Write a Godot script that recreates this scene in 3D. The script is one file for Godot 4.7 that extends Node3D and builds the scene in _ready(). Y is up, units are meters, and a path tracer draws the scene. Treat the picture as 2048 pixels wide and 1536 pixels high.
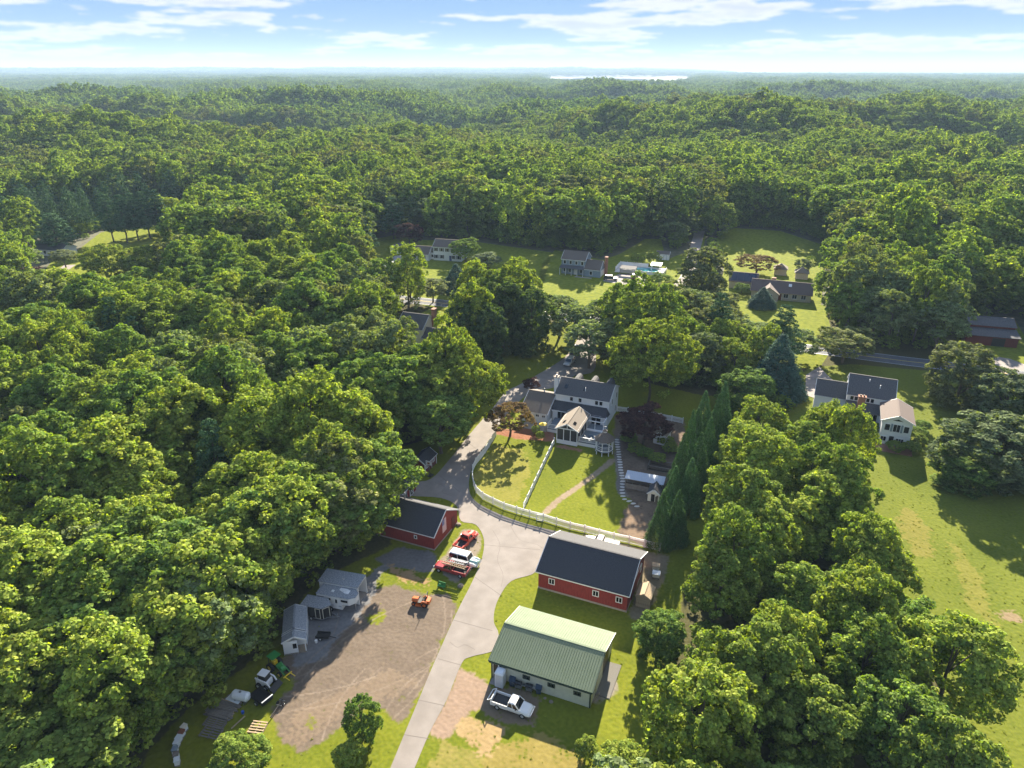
extends Node3D
# A farmstead seen from the air: two barns, a house with a fenced lawn, woods to the horizon.
# Metres, y up. The camera hovers above the origin and looks along -z.

const TURN := -0.3927          # the whole homestead is turned by 22.5 degrees
var rng := RandomNumberGenerator.new()
var taken := {}
var boxes := {}
var M := {}

class MB:
	var v := PackedVector3Array()
	var n := PackedVector3Array()
	func tri(a: Vector3, b: Vector3, c: Vector3) -> void:
		var k := (c - a).cross(b - a).normalized()
		v.append(a); v.append(b); v.append(c)
		n.append(k); n.append(k); n.append(k)
	func quad(a: Vector3, b: Vector3, c: Vector3, d: Vector3) -> void:
		tri(a, b, c)
		tri(a, c, d)
	func box(c: Vector3, s: Vector3, bas := Basis()) -> MB:
		var p: Array[Vector3] = []
		for i in 8:
			p.append(c + bas * (Vector3(s.x * (0.5 if i & 1 else -0.5), s.y * (0.5 if i & 2 else -0.5), s.z * (0.5 if i & 4 else -0.5))))
		quad(p[2], p[6], p[7], p[3]); quad(p[0], p[1], p[5], p[4])
		quad(p[4], p[5], p[7], p[6]); quad(p[0], p[2], p[3], p[1])
		quad(p[1], p[3], p[7], p[5]); quad(p[0], p[4], p[6], p[2])
		return self
	func beam(a: Vector3, b: Vector3, w: float, h: float) -> MB:
		var d := b - a
		var x := d.normalized()
		var up := Vector3.UP if absf(x.y) < 0.95 else Vector3.BACK
		var z := x.cross(up).normalized()
		return box((a + b) / 2.0, Vector3(d.length(), h, w), Basis(x, z.cross(x), z))
	func tube(a: Vector3, b: Vector3, r0: float, r1: float, sides := 8, caps := true) -> MB:
		var d := (b - a).normalized()
		var s := d.cross(Vector3.UP if absf(d.y) < 0.9 else Vector3.RIGHT).normalized()
		var t := d.cross(s)
		for i in sides:
			var e := TAU * i / sides
			var f := TAU * (i + 1) / sides
			var u0 := s * cos(e) + t * sin(e)
			var u1 := s * cos(f) + t * sin(f)
			quad(a + u0 * r0, b + u0 * r1, b + u1 * r1, a + u1 * r0)
			if caps:
				tri(b, b + u1 * r1, b + u0 * r1)
				tri(a, a + u0 * r0, a + u1 * r0)
		return self
	func slab(p: Array, thick: float) -> MB:
		# a flat plate with corners p on its upper face, thick downwards along its normal
		var k: Vector3 = (p[2] - p[0]).cross(p[1] - p[0]).normalized()
		if k.y < 0:
			k = -k
			p = p.duplicate(); p.reverse()
		var q := []
		for c in p: q.append(c - k * thick)
		for i in range(1, p.size() - 1):
			tri(p[0], p[i], p[i + 1]); tri(q[0], q[i + 1], q[i])
		for i in p.size():
			var j: int = (i + 1) % p.size()
			quad(p[i], q[i], q[j], p[j])
		return self
	func rings(list: Array) -> MB:
		# a skin through closed rings of equal length, capped at both ends
		for i in list.size() - 1:
			var a: Array = list[i]
			var b: Array = list[i + 1]
			for j in a.size():
				var k: int = (j + 1) % a.size()
				quad(a[j], b[j], b[k], a[k])
		for e in [0, list.size() - 1]:
			var r: Array = list[e]
			for j in range(1, r.size() - 1):
				if e == 0: tri(r[0], r[j], r[j + 1])
				else: tri(r[0], r[j + 1], r[j])
		return self
	func mesh() -> ArrayMesh:
		var a := []
		a.resize(Mesh.ARRAY_MAX)
		a[Mesh.ARRAY_VERTEX] = v
		a[Mesh.ARRAY_NORMAL] = n
		var m := ArrayMesh.new()
		m.add_surface_from_arrays(Mesh.PRIMITIVE_TRIANGLES, a)
		return m

func pv(a: Array) -> PackedVector2Array:
	var out := PackedVector2Array()
	for i in range(0, a.size(), 2):
		out.append(Vector2(a[i], a[i + 1]))
	return out

func numbered(called: String) -> String:
	var k: int = taken.get(called, 0)
	taken[called] = k + 1
	return called if k == 0 else "%s_%03d" % [called, k]

func thing(called: String, label: String, category: String, at := Vector3.ZERO, turn := 0.0, group := "") -> Node3D:
	var o := Node3D.new()
	o.name = numbered(called)
	add_child(o)
	o.position = at
	o.rotation.y = turn
	o.set_meta("label", label)
	o.set_meta("category", category)
	if group: o.set_meta("group", group)
	return o

func copy(src: Node3D, called: String, at: Vector3, turn: float, label := "") -> Node3D:
	var r: Node3D = src.duplicate()
	r.name = numbered(called)
	add_child(r)
	r.position = at
	r.rotation.y = turn
	if label: r.set_meta("label", label)
	return r

func put(parent: Node, called: String, mesh: Mesh, m: Material, at := Vector3.ZERO, label := "") -> MeshInstance3D:
	var o := MeshInstance3D.new()
	o.name = called
	o.mesh = mesh
	o.material_override = m
	o.position = at
	if label: o.set_meta("label", label)
	parent.add_child(o, true)
	return o

func part(parent: Node, called: String, mb: MB, m: Material, label := "") -> MeshInstance3D:
	return put(parent, called, mb.mesh(), m, Vector3.ZERO, label)

func bx(parent: Node, called: String, at: Vector3, size: Vector3, m: Material, turn := 0.0) -> MeshInstance3D:
	var key := "%.3f %.3f %.3f" % [size.x, size.y, size.z]
	if not boxes.has(key):
		var b := BoxMesh.new()
		b.size = size
		boxes[key] = b
	var o := put(parent, called, boxes[key], m, at)
	o.rotation.y = turn
	return o

func structure(called: String, mesh: Mesh, m: Material, at := Vector3.ZERO, label := "", category := "") -> MeshInstance3D:
	var o := put(self, numbered(called), mesh, m, at)
	o.set_meta("kind", "structure")
	if label: o.set_meta("label", label)
	if category: o.set_meta("category", category)
	return o

# ---------------------------------------------------------------- materials
func lin(r: float, g: float, b: float) -> Color:
	return Color(r, g, b).linear_to_srgb()

func noise_tex(freq: float, lo: Color, hi: Color, size := 256, seed_ := 1, octaves := 4, kind := FastNoiseLite.TYPE_SIMPLEX_SMOOTH) -> Texture2D:
	var f := FastNoiseLite.new()
	f.noise_type = kind
	f.frequency = freq
	f.seed = seed_
	f.fractal_octaves = octaves
	var im := f.get_seamless_image(size, size)
	im.convert(Image.FORMAT_L8)
	var d := im.get_data()
	var out := PackedByteArray()
	out.resize(size * size * 3)
	var lut := PackedByteArray()
	for i in 256:
		var c := lo.lerp(hi, i / 255.0)
		lut.append(int(clampf(c.r, 0, 1) * 255)); lut.append(int(clampf(c.g, 0, 1) * 255)); lut.append(int(clampf(c.b, 0, 1) * 255))
	for i in size * size:
		var k := d[i] * 3
		out[i * 3] = lut[k]; out[i * 3 + 1] = lut[k + 1]; out[i * 3 + 2] = lut[k + 2]
	return ImageTexture.create_from_image(Image.create_from_data(size, size, false, Image.FORMAT_RGB8, out))

func plain(c: Color, rough := 0.8, metal := 0.0) -> StandardMaterial3D:
	var m := StandardMaterial3D.new()
	m.albedo_color = c
	m.roughness = rough
	m.metallic = metal
	return m

func grained(c0: Color, c1: Color, per_metre: float, rough := 0.85, relief := 0.0, freq := 0.03, metal := 0.0, sx := 1.0, sy := 1.0, sz := 1.0) -> StandardMaterial3D:
	# a surface whose tone wanders between two colours, in the object's own axes
	var m := StandardMaterial3D.new()
	m.albedo_texture = noise_tex(freq, c0, c1, 256, int(per_metre * 1000.0) % 97 + 3, 5)
	m.roughness = rough
	m.metallic = metal
	m.uv1_triplanar = true
	m.uv1_scale = Vector3(per_metre * sx, per_metre * sy, per_metre * sz)
	if relief > 0.0:
		m.heightmap_enabled = true
		m.heightmap_texture = m.albedo_texture
		m.heightmap_scale = relief
	return m

func make_materials() -> void:
	M.white = plain(lin(0.66, 0.67, 0.68), 0.55)
	M.siding = grained(lin(0.6, 0.62, 0.64), lin(0.71, 0.72, 0.73), 0.25, 0.6, 0.0, 0.02, 0.0, 1.0, 12.0, 1.0)
	M.cream = grained(lin(0.66, 0.62, 0.50), lin(0.76, 0.72, 0.60), 0.3, 0.7)
	M.tan = grained(lin(0.42, 0.35, 0.25), lin(0.5, 0.43, 0.32), 0.3, 0.75)
	M.bluegrey = grained(lin(0.17, 0.22, 0.28), lin(0.22, 0.28, 0.34), 0.3, 0.7)
	M.red = grained(lin(0.16, 0.016, 0.014), lin(0.25, 0.03, 0.024), 0.5, 0.8, 0.4, 0.03, 0.0, 1.0, 0.25, 1.0)
	M.darkred = grained(lin(0.09, 0.018, 0.014), lin(0.15, 0.03, 0.022), 0.5, 0.85)
	M.shingle = grained(lin(0.008, 0.009, 0.012), lin(0.1, 0.1, 0.112), 0.42, 0.9, 1.2, 0.06)
	M.shingle_old = grained(lin(0.035, 0.037, 0.045), lin(0.12, 0.115, 0.11), 0.3, 0.9, 1.0, 0.05)
	M.shingle_brown = grained(lin(0.075, 0.06, 0.05), lin(0.17, 0.138, 0.112), 0.4, 0.9, 1.0, 0.06)
	M.shingle_tan = grained(lin(0.13, 0.105, 0.08), lin(0.205, 0.17, 0.13), 0.35, 0.9, 0.8, 0.05)
	M.shingle_mauve = grained(lin(0.08, 0.057, 0.05), lin(0.135, 0.098, 0.085), 0.35, 0.9, 0.8, 0.05)
	M.green_metal = grained(lin(0.145, 0.185, 0.122), lin(0.175, 0.215, 0.147), 0.12, 0.7, 0.0, 0.02, 0.0)
	M.green_metal.metallic_specular = 0.2
	M.beige_metal = grained(lin(0.5, 0.5, 0.4), lin(0.58, 0.58, 0.46), 0.2, 0.5)
	M.dark_green = plain(lin(0.03, 0.055, 0.035), 0.5)
	M.galv = grained(lin(0.3, 0.34, 0.4), lin(0.46, 0.5, 0.56), 0.5, 0.55, 0.0, 0.03, 0.2)
	M.roof_grey = grained(lin(0.12, 0.14, 0.17), lin(0.4, 0.43, 0.47), 0.35, 0.6, 0.0, 0.045, 0.1)
	M.glass = plain(lin(0.012, 0.014, 0.017), 0.06)
	M.screen = plain(lin(0.02, 0.022, 0.026), 0.6)
	M.black = plain(lin(0.012, 0.012, 0.013), 0.5)
	M.rubber = plain(lin(0.014, 0.014, 0.014), 0.9)
	M.steel = plain(lin(0.35, 0.36, 0.38), 0.35, 0.8)
	M.rim = plain(lin(0.6, 0.6, 0.6), 0.35, 0.6)
	M.chrome = plain(lin(0.75, 0.75, 0.76), 0.12, 1.0)
	M.wood = grained(lin(0.13, 0.105, 0.08), lin(0.32, 0.265, 0.2), 0.8, 0.9, 0.5, 0.05, 0.0, 1.0, 0.15, 1.0)
	M.wood_grey = grained(lin(0.10, 0.09, 0.08), lin(0.28, 0.25, 0.22), 0.9, 0.9, 0.6, 0.05, 0.0, 0.15, 1.0, 1.0)
	M.lumber = grained(lin(0.28, 0.2, 0.12), lin(0.5, 0.39, 0.26), 0.8, 0.9)
	M.redwood = grained(lin(0.17, 0.065, 0.035), lin(0.28, 0.12, 0.065), 0.7, 0.85)
	M.deck = grained(lin(0.10, 0.125, 0.15), lin(0.15, 0.18, 0.21), 0.6, 0.8)
	M.brick = grained(lin(0.2, 0.085, 0.05), lin(0.36, 0.18, 0.115), 1.2, 0.9, 0.5, 0.07)
	M.concrete = grained(lin(0.24, 0.21, 0.18), lin(0.32, 0.28, 0.245), 0.06, 0.92, 0.2, 0.03)
	M.gravel = grained(lin(0.1, 0.095, 0.085), lin(0.2, 0.19, 0.17), 0.6, 1.0, 0.5, 0.09)
	M.joint = plain(lin(0.13, 0.112, 0.098), 1.0)
	M.roof_dark = grained(lin(0.035, 0.038, 0.05), lin(0.09, 0.095, 0.11), 0.3, 0.7)
	M.rock = grained(lin(0.16, 0.13, 0.1), lin(0.28, 0.235, 0.19), 1.0, 0.95)
	M.stone = grained(lin(0.42, 0.4, 0.37), lin(0.62, 0.6, 0.56), 1.0, 0.9)
	M.bark = grained(lin(0.05, 0.04, 0.03), lin(0.13, 0.105, 0.08), 1.0, 0.95, 1.0, 0.05, 0.0, 1.0, 0.2, 1.0)
	M.green_paint = plain(lin(0.03, 0.2, 0.045), 0.35)
	M.yellow = plain(lin(0.7, 0.5, 0.03), 0.4)
	M.tank = plain(lin(0.62, 0.66, 0.7), 0.4)
	M.navy = plain(lin(0.03, 0.05, 0.16), 0.8)
	M.blue = plain(lin(0.03, 0.1, 0.5), 0.5)
	M.bin_blue = plain(lin(0.035, 0.06, 0.1), 0.45)
	M.straw = grained(lin(0.4, 0.28, 0.13), lin(0.62, 0.46, 0.24), 0.8, 0.95)


# ---------------------------------------------------------------- air
var cloud_a := FastNoiseLite.new()
var cloud_b := FastNoiseLite.new()

func sky_color(dir: Vector3, to_sun: Vector3) -> Color:
	var y := maxf(dir.y, 0.0)
	var t := pow(1.0 - y, 9.0)
	var c := Color(0.12, 0.26, 0.55).lerp(Color(0.19, 0.34, 0.555), pow(1.0 - y, 3.0))
	c = c.lerp(Color(0.43, 0.515, 0.59), t * t * t * t)
	var s := maxf(dir.dot(to_sun), 0.0)
	c += Color(1.0, 0.93, 0.8) * (0.05 * pow(s, 6.0) + 0.5 * pow(s, 60.0))
	# broken flat clouds in a layer 1500 m up
	var r := 1500.0 / (y + 0.07)
	var p := Vector2(dir.x, dir.z) * r
	var a := cloud_a.get_noise_2d(p.x, p.y) * 0.5 + 0.5
	if a > 0.4:
		var b := cloud_b.get_noise_2d(p.x, p.y) * 0.5 + 0.5
		var d := smoothstep(0.52, 0.625, a * 0.64 + b * 0.42)
		var edge := smoothstep(0.62, 0.78, a * 0.64 + b * 0.42)
		var w := Color(0.63, 0.63, 0.64).lerp(Color(0.46, 0.485, 0.53), edge)
		c = c.lerp(w, d * 0.92 * smoothstep(0.0, 0.02, y))
	return c

func make_sky(to_sun: Vector3) -> Texture2D:
	cloud_a.seed = 12
	cloud_a.frequency = 0.00026
	cloud_a.fractal_octaves = 3
	cloud_b.seed = 5
	cloud_b.frequency = 0.0011
	cloud_b.fractal_octaves = 4
	var w := 4096
	var h := 2048
	var cw := 768
	var ch := 384
	var coarse := Image.create(cw, ch, false, Image.FORMAT_RGBF)
	for j in ch:
		var up := PI * (0.5 - (j + 0.5) / ch)
		for i in cw:
			var az := TAU * ((i + 0.5) / cw - 0.5)
			if j >= ch / 2: coarse.set_pixel(i, j, Color(0.12, 0.14, 0.1))
			else: coarse.set_pixel(i, j, sky_color(Vector3(sin(az) * cos(up), sin(up), -cos(az) * cos(up)), to_sun))
	coarse.resize(w, h, Image.INTERPOLATE_CUBIC)
	var band := int(h / 180.0 * 10.0)
	for j in range(h / 2 - band, h / 2):
		var up := PI * (0.5 - (j + 0.5) / h)
		for i in w:
			var az := TAU * ((i + 0.5) / w - 0.5)
			coarse.set_pixel(i, j, sky_color(Vector3(sin(az) * cos(up), sin(up), -cos(az) * cos(up)), to_sun))
	return ImageTexture.create_from_image(coarse)


# ---------------------------------------------------------------- land
var hill_a := FastNoiseLite.new()
var hill_b := FastNoiseLite.new()

func land(x: float, z: float) -> float:
	# level round the homestead, rolling woodland beyond
	var d := sqrt(x * x + z * z)
	if d < 400.0 or z > 0.0:
		return 0.0
	var k := smoothstep(400.0, 720.0, d)
	var y := k * (hill_a.get_noise_2d(x, z) * lerpf(38.0, 10.0, smoothstep(900.0, 2400.0, d)) + hill_b.get_noise_2d(x, z) * lerpf(26.0, 10.0, smoothstep(1200.0, 3000.0, d)) - 5.0)
	# low hills far off to the left and ahead, a basin and a river reach, the bay to the right
	var s := x / -z
	y += exp(-pow((d - 3000.0) / 700.0, 2.0)) * 7.0 * smoothstep(-0.6, -0.3, s) * (1.0 - smoothstep(-0.02, 0.06, s))
	y -= exp(-pow((d - 2400.0) / 1000.0, 2.0)) * 14.0 * (1.0 - smoothstep(-0.7, -0.42, s))
	y += smoothstep(7600.0, 12000.0, d) * (34.0 + 44.0 * hill_a.get_noise_2d(x * 0.3, z * 0.3)) * (1.0 - smoothstep(0.16, 0.3, s))
	if d > 2400.0:
		var cut := smoothstep(2400.0, 5200.0, d) * (1.0 - smoothstep(7300.0, 7900.0, d)) * smoothstep(0.03, 0.08, s) * (1.0 - smoothstep(0.19, 0.25, s))
		y = lerpf(y, -26.0, cut)
		y = lerpf(y, -16.0, smoothstep(8000.0, 11500.0, d) * smoothstep(0.24, 0.34, s))
	return y

func sheet(poly: PackedVector2Array, y: float) -> ArrayMesh:
	var idx := Geometry2D.triangulate_polygon(poly)
	var mb := MB.new()
	for i in range(0, idx.size(), 3):
		var a := poly[idx[i]]
		var b := poly[idx[i + 1]]
		var c := poly[idx[i + 2]]
		if (b - a).cross(c - a) < 0.0:
			var t := b
			b = c
			c = t
		mb.tri(Vector3(a.x, y, a.y), Vector3(b.x, y, b.y), Vector3(c.x, y, c.y))
	return mb.mesh()

func smooth_line(p: PackedVector2Array, closed: bool, steps := 5) -> PackedVector2Array:
	var out := PackedVector2Array()
	var n := p.size()
	for i in (n if closed else n - 1):
		var a := p[(i - 1 + n) % n] if closed or i > 0 else p[i]
		var b := p[i]
		var c := p[(i + 1) % n]
		var d := p[(i + 2) % n] if closed or i + 2 < n else c
		for k in steps:
			out.append(b.cubic_interpolate(c, a, d, float(k) / steps))
	if not closed: out.append(p[n - 1])
	return out

func strip(line: PackedVector2Array, width: float, y: float, shift := 0.0) -> ArrayMesh:
	var mb := MB.new()
	for i in line.size() - 1:
		var d0 := (line[i + 1] - line[maxi(i - 1, 0)]).normalized().orthogonal()
		var d1 := (line[mini(i + 2, line.size() - 1)] - line[i]).normalized().orthogonal()
		var a := line[i] + d0 * (shift + width / 2)
		var b := line[i] + d0 * (shift - width / 2)
		var c := line[i + 1] + d1 * (shift + width / 2)
		var e := line[i + 1] + d1 * (shift - width / 2)
		mb.quad(Vector3(a.x, y, a.y), Vector3(c.x, y, c.y), Vector3(e.x, y, e.y), Vector3(b.x, y, b.y))
	return mb.mesh()

const MAP_N := 1024
const MAP_X := -62.0
const MAP_Z := -208.0
const MAP_S := 184.0

func paint(rgb: PackedFloat32Array, grain: PackedByteArray, coarse: PackedByteArray, poly: PackedVector2Array, c0: Color, c1: Color, rough_edge: float, blur := 48) -> void:
	# lays a kind of ground over the map, with a ragged edge
	var lo := Vector2(1e9, 1e9)
	var hi := Vector2(-1e9, -1e9)
	var q := PackedVector2Array()
	for p in poly:
		var m := Vector2((p.x - MAP_X) / MAP_S, (p.y - MAP_Z) / MAP_S) * MAP_N
		q.append(m)
		lo = lo.min(m)
		hi = hi.max(m)
	var pad := 16
	var x0 := clampi(int(lo.x) - pad, 0, MAP_N - 1)
	var x1 := clampi(int(hi.x) + pad, 1, MAP_N)
	var y0 := clampi(int(lo.y) - pad, 0, MAP_N - 1)
	var y1 := clampi(int(hi.y) + pad, 1, MAP_N)
	var w := x1 - x0
	var h := y1 - y0
	if w < 4 or h < 4: return
	var im := Image.create(w, h, false, Image.FORMAT_L8)
	for j in h:
		var yy := y0 + j + 0.5
		var cuts := []
		for i in q.size():
			var a := q[i]
			var b := q[(i + 1) % q.size()]
			if (a.y > yy) != (b.y > yy):
				cuts.append(a.x + (yy - a.y) / (b.y - a.y) * (b.x - a.x))
		cuts.sort()
		for i in range(0, cuts.size() - 1, 2):
			var s := int(maxf(cuts[i] - x0, 0))
			var e := int(minf(cuts[i + 1] - x0, w))
			if e > s: im.fill_rect(Rect2i(s, j, e - s, 1), Color.WHITE)
	im.resize(maxi(2, w / 5), maxi(2, h / 5), Image.INTERPOLATE_LANCZOS)
	im.resize(w, h, Image.INTERPOLATE_CUBIC)
	var mask := im.get_data()
	for j in h:
		for i in w:
			var mk := mask[j * w + i]
			if mk < 4: continue
			var at := (y0 + j) * MAP_N + x0 + i
			var g := grain[at] / 255.0
			var t := mk / 255.0 + (coarse[at] / 255.0 - 0.5) * rough_edge + (g - 0.5) * rough_edge * 0.8
			if t < 0.36: continue
			var k := minf((t - 0.36) * 3.5, 1.0)
			var u := clampf((coarse[(at * 7 + 991) % (MAP_N * MAP_N)] / 255.0 - 0.5) * 0.0 + g * 0.6 + coarse[at] / 255.0 * 0.4, 0, 1)
			at *= 3
			rgb[at] += (c0.r + (c1.r - c0.r) * u - rgb[at]) * k
			rgb[at + 1] += (c0.g + (c1.g - c0.g) * u - rgb[at + 1]) * k
			rgb[at + 2] += (c0.b + (c1.b - c0.b) * u - rgb[at + 2]) * k

func bytes_of(freq: float, octaves: int, seed_: int, kind := FastNoiseLite.TYPE_SIMPLEX_SMOOTH) -> PackedByteArray:
	var f := FastNoiseLite.new()
	f.noise_type = kind
	f.frequency = freq
	f.seed = seed_
	f.fractal_octaves = octaves
	var im := f.get_image(MAP_N, MAP_N)
	im.convert(Image.FORMAT_L8)
	return im.get_data()

var bare_ground: Array[PackedVector2Array] = []
var yard_clear: PackedVector2Array
var field_clear: PackedVector2Array
var drive_poly: PackedVector2Array
var clearings: Array[PackedVector2Array] = []

func make_land() -> void:
	hill_a.seed = 3
	hill_a.frequency = 0.0016
	hill_a.fractal_octaves = 2
	hill_b.seed = 8
	hill_b.frequency = 0.0042
	hill_b.fractal_octaves = 2
	# one sheet from under the camera to the horizon
	var mb := PackedVector3Array()
	var idx := PackedInt32Array()
	var radii := [0.0]
	var r := 20.0
	while r < 42000.0:
		radii.append(r)
		r *= 1.085 if r > 300.0 else 1.35
	var seg := 240
	for k in radii.size():
		for i in seg:
			# finer steps ahead of the camera than behind it
			var u := float(i) / seg * 2.0 - 1.0
			var a := (u * 0.42 + 0.58 * u * u * u) * PI
			var x: float = sin(a) * radii[k]
			var z: float = -cos(a) * radii[k]
			mb.append(Vector3(x, land(x, z), z))
	for k in radii.size() - 1:
		for i in seg:
			var a := k * seg + i
			var b := k * seg + (i + 1) % seg
			idx.append_array([a, a + seg, b + seg, a, b + seg, b])
	var st := []
	st.resize(Mesh.ARRAY_MAX)
	st[Mesh.ARRAY_VERTEX] = mb
	st[Mesh.ARRAY_INDEX] = idx
	var nn := PackedVector3Array()
	nn.resize(mb.size())
	nn.fill(Vector3.UP)
	st[Mesh.ARRAY_NORMAL] = nn
	var am := ArrayMesh.new()
	am.add_surface_from_arrays(Mesh.PRIMITIVE_TRIANGLES, st)
	var floor_m := StandardMaterial3D.new()
	floor_m.albedo_texture = noise_tex(0.03, lin(0.045, 0.05, 0.02), lin(0.11, 0.10, 0.05), 256, 31, 5)
	floor_m.roughness = 1.0
	floor_m.uv1_triplanar = true
	floor_m.uv1_world_triplanar = true
	floor_m.uv1_scale = Vector3(0.05, 0.05, 0.05)
	structure("ground", am, floor_m, Vector3.ZERO, "leaf-littered ground rolling away under the woods", "ground")
	var water := plain(lin(0.05, 0.08, 0.1), 0.09)
	var wave := noise_tex(0.05, Color.BLACK, Color.WHITE, 256, 77, 4)
	structure("river", sheet(smooth_line(pv([430, -6900, 660, -7250, 1000, -7200, 1190, -6950, 1130, -6400, 950, -6250, 720, -6250, 520, -6500]), true), -6.0), water, Vector3.ZERO, "pale river reach between far wooded hills", "river")
	structure("bay", sheet(pv([3600, -14400, 14000, -11000, 30000, -30000, 12000, -40000]), -6.0), water, Vector3.ZERO, "bright strip of open water along the horizon", "bay")

	var grain := bytes_of(0.3, 3, 4)
	var coarse := bytes_of(0.012, 4, 9)
	var mid := bytes_of(0.05, 3, 15)
	var rgb := PackedFloat32Array()
	rgb.resize(MAP_N * MAP_N * 3)
	for i in MAP_N * MAP_N:
		var g := grain[i] / 255.0
		rgb[i * 3] = 0.05 + 0.05 * g
		rgb[i * 3 + 1] = 0.05 + 0.045 * g
		rgb[i * 3 + 2] = 0.02 + 0.024 * g
	var lawn0 := Color(0.065, 0.095, 0.008)
	var lawn1 := Color(0.2, 0.208, 0.022)
	paint(rgb, grain, coarse, yard_clear, lawn0, lawn1, 0.5)
	paint(rgb, grain, coarse, field_clear, Color(0.066, 0.096, 0.011), Color(0.172, 0.186, 0.029), 0.5)
	# rough and dry grass
	var dry0 := Color(0.15, 0.125, 0.03)
	var dry1 := Color(0.27, 0.215, 0.07)
	paint(rgb, grain, mid, pv([-6.97, -107.81, -5.02, -102.96, 0.49, -98.45, 3.19, -108.65, 2.46, -117.68, -3.26, -119.64]), Color(0.12, 0.13, 0.02), Color(0.24, 0.215, 0.05), 1.2)
	paint(rgb, grain, mid, pv([-0.75, -54.23, 3.03, -54.86, 7.2, -53.01, 7.41, -49.53, -1.22, -49.53, -3.32, -51.23]), dry0, dry1, 1.3)
	paint(rgb, grain, mid, pv([-7.74, -54.23, -3.39, -53.01, -3.25, -49.53, -8.32, -49.53]), Color(0.11, 0.13, 0.02), dry1, 1.2)
	paint(rgb, grain, mid, pv([64.96, -99.18, 65.35, -92.22, 62.1, -84.81, 59.77, -85.98, 60.54, -93.55]), Color(0.11, 0.12, 0.02), Color(0.22, 0.19, 0.05), 1.5)
	paint(rgb, grain, mid, pv([67.03, -89.65, 67.34, -82.54, 62.08, -70.59, 61.51, -76.23]), Color(0.11, 0.12, 0.02), Color(0.21, 0.195, 0.045), 1.5)
	paint(rgb, grain, mid, pv([65.16, -74.47, 67.39, -73.8, 66.5, -72.03, 64.17, -72.59]), Color(0.16, 0.12, 0.06), Color(0.28, 0.21, 0.13), 1.6)
	# gravel yard and bare earth
	var yard0 := Color(0.1, 0.078, 0.06)
	var yard1 := Color(0.18, 0.144, 0.112)
	var yard := pv([-19.3, -78.25, -16.32, -79.08, -11.95, -77.43, -8.16, -77.23, -7.12, -75.05, -8.1, -70.68, -9.63, -64.26, -10.29, -61.53, -11.29, -57.59, -12.36, -56.47, -14.29, -58.14, -16.36, -58.68, -17.95, -56.79, -19.71, -54.86, -21.72, -52.64, -24.58, -53.92, -26.37, -56.79, -26.83, -58.68, -25.4, -61.68, -28.07, -64.73, -26.77, -68.84, -25.59, -74.28, -22.42, -78.25])
	bare_ground.append(yard)
	bare_ground.append(pv([-27.74, -72.4, -20.23, -81.43, -16.7, -86.58, -11.34, -86.7, -11.03, -85.04, -11.3, -81.87, -18.27, -82.54, -18.94, -76.23, -21.43, -70.41, -23.33, -65.13, -26.45, -64.34]))
	bare_ground.append(pv([-6.56, -64.26, -4.4, -63.03, -2.29, -61.83, -2.72, -58.68, -4.43, -57.8, -6.57, -54.36, -9.02, -55.11, -7.51, -59.8]))
	bare_ground.append(pv([21.65, -132.52, 29.15, -134.88, 35.5, -130.22, 32.9, -117.68, 20.79, -87.79, 16.35, -91.18, 18.47, -97.72, 19.67, -117.68]))
	paint(rgb, grain, mid, yard, yard0, yard1, 0.8)
	paint(rgb, grain, coarse, pv([-24.94, -54.23, -23.85, -58.14, -19.97, -60.95, -15.71, -63.18, -13.11, -61.68, -15.09, -59.52, -18.23, -58.14, -20.79, -54.86, -22.45, -53.01]), Color(0.14, 0.106, 0.076), Color(0.21, 0.162, 0.12), 1.5)
	paint(rgb, grain, mid, pv([-19.24, -60.23, -14.64, -63.95, -11.45, -62.43, -12.8, -59.52, -16.29, -59.87]), Color(0.14, 0.106, 0.076), Color(0.205, 0.16, 0.118), 1.5)
	paint(rgb, grain, mid, pv([-19.05, -73.14, -16.85, -73.8, -16.87, -71.94, -18.41, -71.49]), lawn0, lawn1, 1.4)
	paint(rgb, grain, mid, pv([-23.3, -57.33, -21.85, -57.33, -21.41, -56.01, -22.66, -55.75]), lawn0, lawn1, 1.2)
	paint(rgb, grain, mid, pv([-27.74, -72.4, -20.23, -81.43, -16.7, -86.58, -12.77, -84.81, -18.27, -82.54, -18.94, -76.23, -21.43, -70.41, -23.33, -65.13, -26.45, -64.34]), Color(0.10, 0.10, 0.105), Color(0.2, 0.2, 0.205), 0.7)
	paint(rgb, grain, mid, pv([-20.48, -84.81, -16.91, -88.03, -11.64, -86.7, -11.03, -85.04, -11.3, -81.87, -15.05, -82.65, -18.5, -83.89]), Color(0.09, 0.085, 0.085), Color(0.17, 0.165, 0.165), 0.4)
	paint(rgb, grain, mid, pv([-18.4, -83.32, -14.5, -82.31, -13.46, -81.43, -10.74, -80.57, -11.32, -79.29, -14.29, -79.61, -16.67, -81.43]), Color(0.2, 0.135, 0.065), Color(0.31, 0.21, 0.115), 1.3)
	paint(rgb, grain, mid, pv([-7.76, -92.49, -5.32, -92.22, -4.59, -89.65, -4.96, -85.75, -6.02, -82.09, -7.63, -79.5, -9.53, -81.21, -10.55, -84.58, -8.78, -88.4]), Color(0.17, 0.14, 0.105), Color(0.26, 0.22, 0.17), 0.4)
	paint(rgb, grain, mid, pv([-6.56, -64.26, -4.4, -63.03, -2.29, -61.83, -2.72, -58.68, -4.43, -57.8, -5.84, -56.27, -6.57, -54.36, -7.55, -54.54, -9.02, -55.11, -7.51, -59.8]), Color(0.19, 0.135, 0.095), Color(0.3, 0.22, 0.165), 0.6)
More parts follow.
